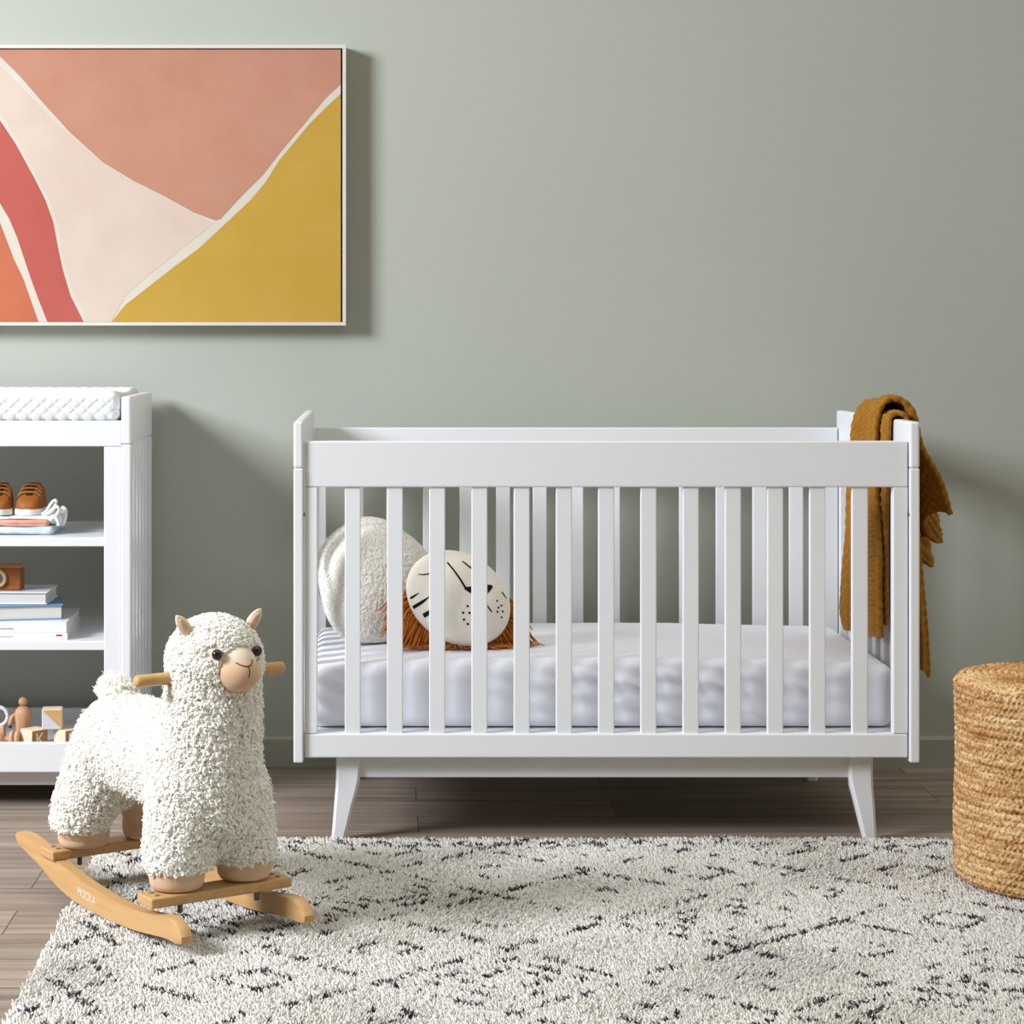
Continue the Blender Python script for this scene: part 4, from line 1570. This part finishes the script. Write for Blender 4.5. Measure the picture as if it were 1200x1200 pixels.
for s in (-1, 1):
    base_ = headpt(0.014, s * (0.062 + 0.003 * (s > 0)), 0.056)
    dr = (sd * s * 0.62 + Vector((0, 0, 0.78))).normalized()
    sx = (fd - dr * fd.dot(dr)).normalized()
    sy = dr.cross(sx)
    for nm, kx, ky, L_, offs, mm in (('ear', 0.0125, 0.0065, 0.040, 0.0, M['bridge']), ('inner_ear', 0.0082, 0.0040, 0.032, 0.0045, M['muzzle'])):
        bm = bmesh.new()
        rings = []
        prof = [(0.0, 0.85), (0.25, 1.0), (0.5, 0.95), (0.72, 0.72), (0.88, 0.42), (1.0, 0.08)]
        face = (sx * 0.75 - sd * s * 0.0).normalized()
        sw = dr.cross(face).normalized()
        for t, w in prof:
            ring = []
            for k in range(16):
                a = 2 * PI * k / 16
                ring.append(bm.verts.new(base_ + dr * (t * L_) + sw * (math.cos(a) * kx * w) + face * (math.sin(a) * ky * w + offs)))
            rings.append(ring)
        for a_, b_ in zip(rings, rings[1:]):
            for k in range(16):
                bm.faces.new((a_[k], a_[(k + 1) % 16], b_[(k + 1) % 16], b_[k]))
        bm.faces.new(rings[0])
        bm.faces.new(rings[-1])
        if nm == 'ear':
            ear = obj(nm, bm, mm, alp, smooth=True)
        else:
            obj(nm, bm, mm, ear, smooth=True)

for u_ in (0.196, -0.190):
    for s in (-1, 1):
        V = []
        bm = bmesh.new()
        lathe(bm, [(0.034, PT1 + 0.0006), (0.045, PT1 + 0.003), (0.0495, PT1 + 0.012), (0.051, PT1 + 0.026), (0.050, PT1 + 0.040), (0.040, PT1 + 0.055)], 32)
        for v in bm.verts:
            v.co = Vector((u_ - 0.006 + v.co.x * 0.96, s * 0.069 + v.co.y, v.co.z))
        obj('foot', bm, M['hide'], alp, smooth=True)

# ---- woolly coat: curled locks rooted on the skin
bme.calc_loop_triangles()
nv_ = len(bme.vertices)
co = np.empty(nv_ * 3, np.float32)
bme.vertices.foreach_get('co', co)
co = co.reshape(-1, 3).astype(float)
tri = np.empty(len(bme.loop_triangles) * 3, np.int32)
bme.loop_triangles.foreach_get('vertices', tri)
tri = tri.reshape(-1, 3)
a_, b_, c_ = co[tri[:, 0]], co[tri[:, 1]], co[tri[:, 2]]
cr = np.cross(b_ - a_, c_ - a_)
ar = np.linalg.norm(cr, axis=1) / 2
fn = cr / (2 * ar[:, None] + 1e-12)


ctr = (a_ + b_ + c_) / 3


def bare(p, nn):
    inner = (p[:, 2] < 0.225) & (nn[:, 1] * np.sign(p[:, 1]) < -0.40) & (p[:, 0] < 0.14)
    return inner | (p[:, 2] < 0.136)


pol = np.array([t.polygon_index for t in bme.loop_triangles])
mi_ = np.zeros(len(bme.polygons), np.int32)
mi_[pol[bare(ctr, fn)]] = 1
bme.polygons.foreach_set('material_index', mi_)


def sample(n_, seed):
    r = np.random.default_rng(seed)
    i = r.choice(len(tri), n_, p=ar / ar.sum())
    u, v = r.uniform(size=n_), r.uniform(size=n_)
    f = u + v > 1
    u[f], v[f] = 1 - u[f], 1 - v[f]
    p = a_[i] + (b_[i] - a_[i]) * u[:, None] + (c_[i] - a_[i]) * v[:, None]
    nn = fn[i]
    # keep the short plush bare: inner legs, soles, face
    fdn, sdn = np.array(fd), np.array(sd)
    rel = p - np.array(HC)
    fl = rel @ fdn
    sl_ = rel @ sdn
    ul = rel[:, 2]
    face = (fl > 0.02) & ((((sl_ - 0.003) / 0.041) ** 2 + ((ul + 0.006) / 0.040) ** 2 < 1) | (((np.abs(sl_) - 0.041) / 0.014) ** 2 + ((ul - 0.022) / 0.014) ** 2 < 1))
    hand = (np.abs(p[:, 0] - HU) < 0.014) & (np.abs(p[:, 2] - HZ) < 0.014) & (np.abs(p[:, 1]) > 0.05)
    k = ~(bare(p, nn) | face | hand)
    return p[k], nn[k], r


def locks(n_, seed, length, rad0, rad1, swirl, turns, S, sides):
    p, nn, r = sample(n_, seed)
    m_ = len(p)
    ref = r.normal(size=(m_, 3))
    t1 = np.cross(nn, ref)
    t1 /= np.linalg.norm(t1, axis=1, keepdims=True)
    t2 = np.cross(nn, t1)
    headk = np.clip((p[:, 2] - 0.44) / 0.06, 0, 1)
    tail = ((p[:, 0] < -0.165) & (p[:, 2] > 0.380)).astype(float)
    legk = np.clip((0.20 - p[:, 2]) / 0.06, 0, 1)
    chest = np.clip((p[:, 0] - 0.12) / 0.08, 0, 1) * np.clip((0.46 - p[:, 2]) / 0.05, 0, 1)
    Lk = length * r.uniform(0.7, 1.25, m_) * (1 - 0.40 * headk) * (1 + 0.55 * tail) * (1 + 0.15 * chest)
    sw = swirl * r.uniform(0.6, 1.3, m_) * (1 - 0.35 * headk) * (1 - 0.4 * tail)
    ph0 = r.uniform(0, 2 * PI, m_)
    sgn = r.choice([-1, 1], m_)
    lean = r.normal(0, 0.30, (m_, 3)) + np.array([0, 0, -0.45]) * (1 - headk[:, None]) * (1 - legk[:, None]) * (1 - tail[:, None])
    lean += np.stack([-0.5 * tail, 0 * tail, 0.6 * tail], 1)
    P = np.zeros((m_, S, 3))
    for k in range(S):
        t = k / (S - 1)
        ang = ph0 + sgn * turns * 2 * PI * t
        g_ = min(1.0, t * 2.0)
        P[:, k] = (p - nn * 0.001 + nn * (Lk * (t - 0.25 * t * t))[:, None] + lean * (Lk * 0.6 * t * t)[:, None]
                   + (t1 * np.cos(ang)[:, None] + t2 * np.sin(ang)[:, None]) * (sw * g_)[:, None])
    R = np.linspace(rad0, rad1, S)[None] * r.uniform(0.8, 1.2, (m_, 1))
    R[:, -1] *= 0.5
    return tubes(P, R, sides)


V1, F1 = locks(38000, 5, 0.0090, 0.0029, 0.0022, 0.0034, 0.85, 7, 5)
V2, F2 = locks(16000, 6, 0.0120, 0.0013, 0.0008, 0.0032, 0.8, 6, 3)
V = np.concatenate([V1, V2])
Fa = [F1[0], F1[1], F2[0] + len(V1), F2[1] + len(V1)]
fl_ = np_obj('fleece', V, Fa, M['fleece'], alp)
tag(fl_, kind='stuff')
# do not let wool sink into the rug/planks
print('fleece verts', len(V))


# ================================================================== LIGHT, WORLD, CAMERA
w = bpy.data.worlds.new('studio_fill')
scene.world = w
w.use_nodes = True
WN, WL = w.node_tree.nodes, w.node_tree.links
bg = WN['Background']
wtc = WN.new('ShaderNodeTexCoord')
wsp = WN.new('ShaderNodeSeparateXYZ')
WL.new(wtc.outputs['Generated'], wsp.inputs[0])


def wlobe(sock, lo, hi, amount):
    m_ = WN.new('ShaderNodeMapRange')
    m_.interpolation_type = 'SMOOTHSTEP'
    m_.inputs['From Min'].default_value = lo
    m_.inputs['From Max'].default_value = hi
    m_.inputs['To Max'].default_value = amount
    WL.new(sock, m_.inputs['Value'])
    return m_.outputs[0]


def wadd(a, b):
    m_ = WN.new('ShaderNodeMath')
    m_.operation = 'ADD'
    for i, v in enumerate((a, b)):
        if isinstance(v, float):
            m_.inputs[i].default_value = v
        else:
            WL.new(v, m_.inputs[i])
    return m_.outputs[0]


def wcol(sock, c):
    m_ = WN.new('ShaderNodeVectorMath')
    m_.operation = 'SCALE'
    m_.inputs[0].default_value = c
    if isinstance(sock, float):
        m_.inputs['Scale'].default_value = sock
    else:
        WL.new(sock, m_.inputs['Scale'])
    return m_.outputs[0]


def vadd(a, b):
    m_ = WN.new('ShaderNodeVectorMath')
    m_.operation = 'ADD'
    WL.new(a, m_.inputs[0])
    WL.new(b, m_.inputs[1])
    return m_.outputs[0]


# fill light added in the world: brighter to the right and overhead, dim warm base
side = wcol(wlobe(wsp.outputs['X'], 0.25, 0.9, 0.50), (1.0, 0.985, 0.95))
top_fill = wcol(wlobe(wsp.outputs['Z'], 0.66, 0.93, 1.35), (1.0, 0.97, 0.925))
base_ = wcol(0.150, (1.0, 0.95, 0.58))
WL.new(vadd(vadd(side, top_fill), base_), bg.inputs['Color'])
bg.inputs['Strength'].default_value = 1.0


def area(name, loc, target, sx, sy, power, col):
    li = bpy.data.lights.new(name, 'AREA')
    li.shape = 'RECTANGLE'
    li.size, li.size_y = sx, sy
    li.energy = power
    li.color = col
    o = bpy.data.objects.new(name, li)
    o.location = loc
    o.rotation_euler = (Vector(target) - Vector(loc)).to_track_quat('-Z', 'Y').to_euler()
    COL.objects.link(o)
    return o


area('window_daylight', (-3.9, 2.4, 2.75), (0.4, 4.9, 0.8), 1.4, 1.4, 350, (0.92, 0.96, 1.035))

cam = bpy.data.cameras.new('camera')
cam.sensor_fit = 'HORIZONTAL'
cam.sensor_width = 36.0
cam.lens = F / 1200.0 * 36.0
cam.shift_x = (600 - VX) / 1200.0
cam.shift_y = -(600 - VY) / 1200.0
cam.clip_start = 0.05
co_ = bpy.data.objects.new('camera', cam)
co_.location = (0, 0, H)
co_.rotation_euler = (PI / 2, 0, 0)
COL.objects.link(co_)
scene.camera = co_

scene.view_settings.view_transform = 'Standard'
scene.view_settings.look = 'None'
scene.view_settings.gamma = 1.0
scene.view_settings.use_curve_mapping = False
scene.view_settings.exposure = 0.0
scene.cycles.max_bounces = 10
scene.cycles.diffuse_bounces = 7
scene.cycles.use_denoising = True
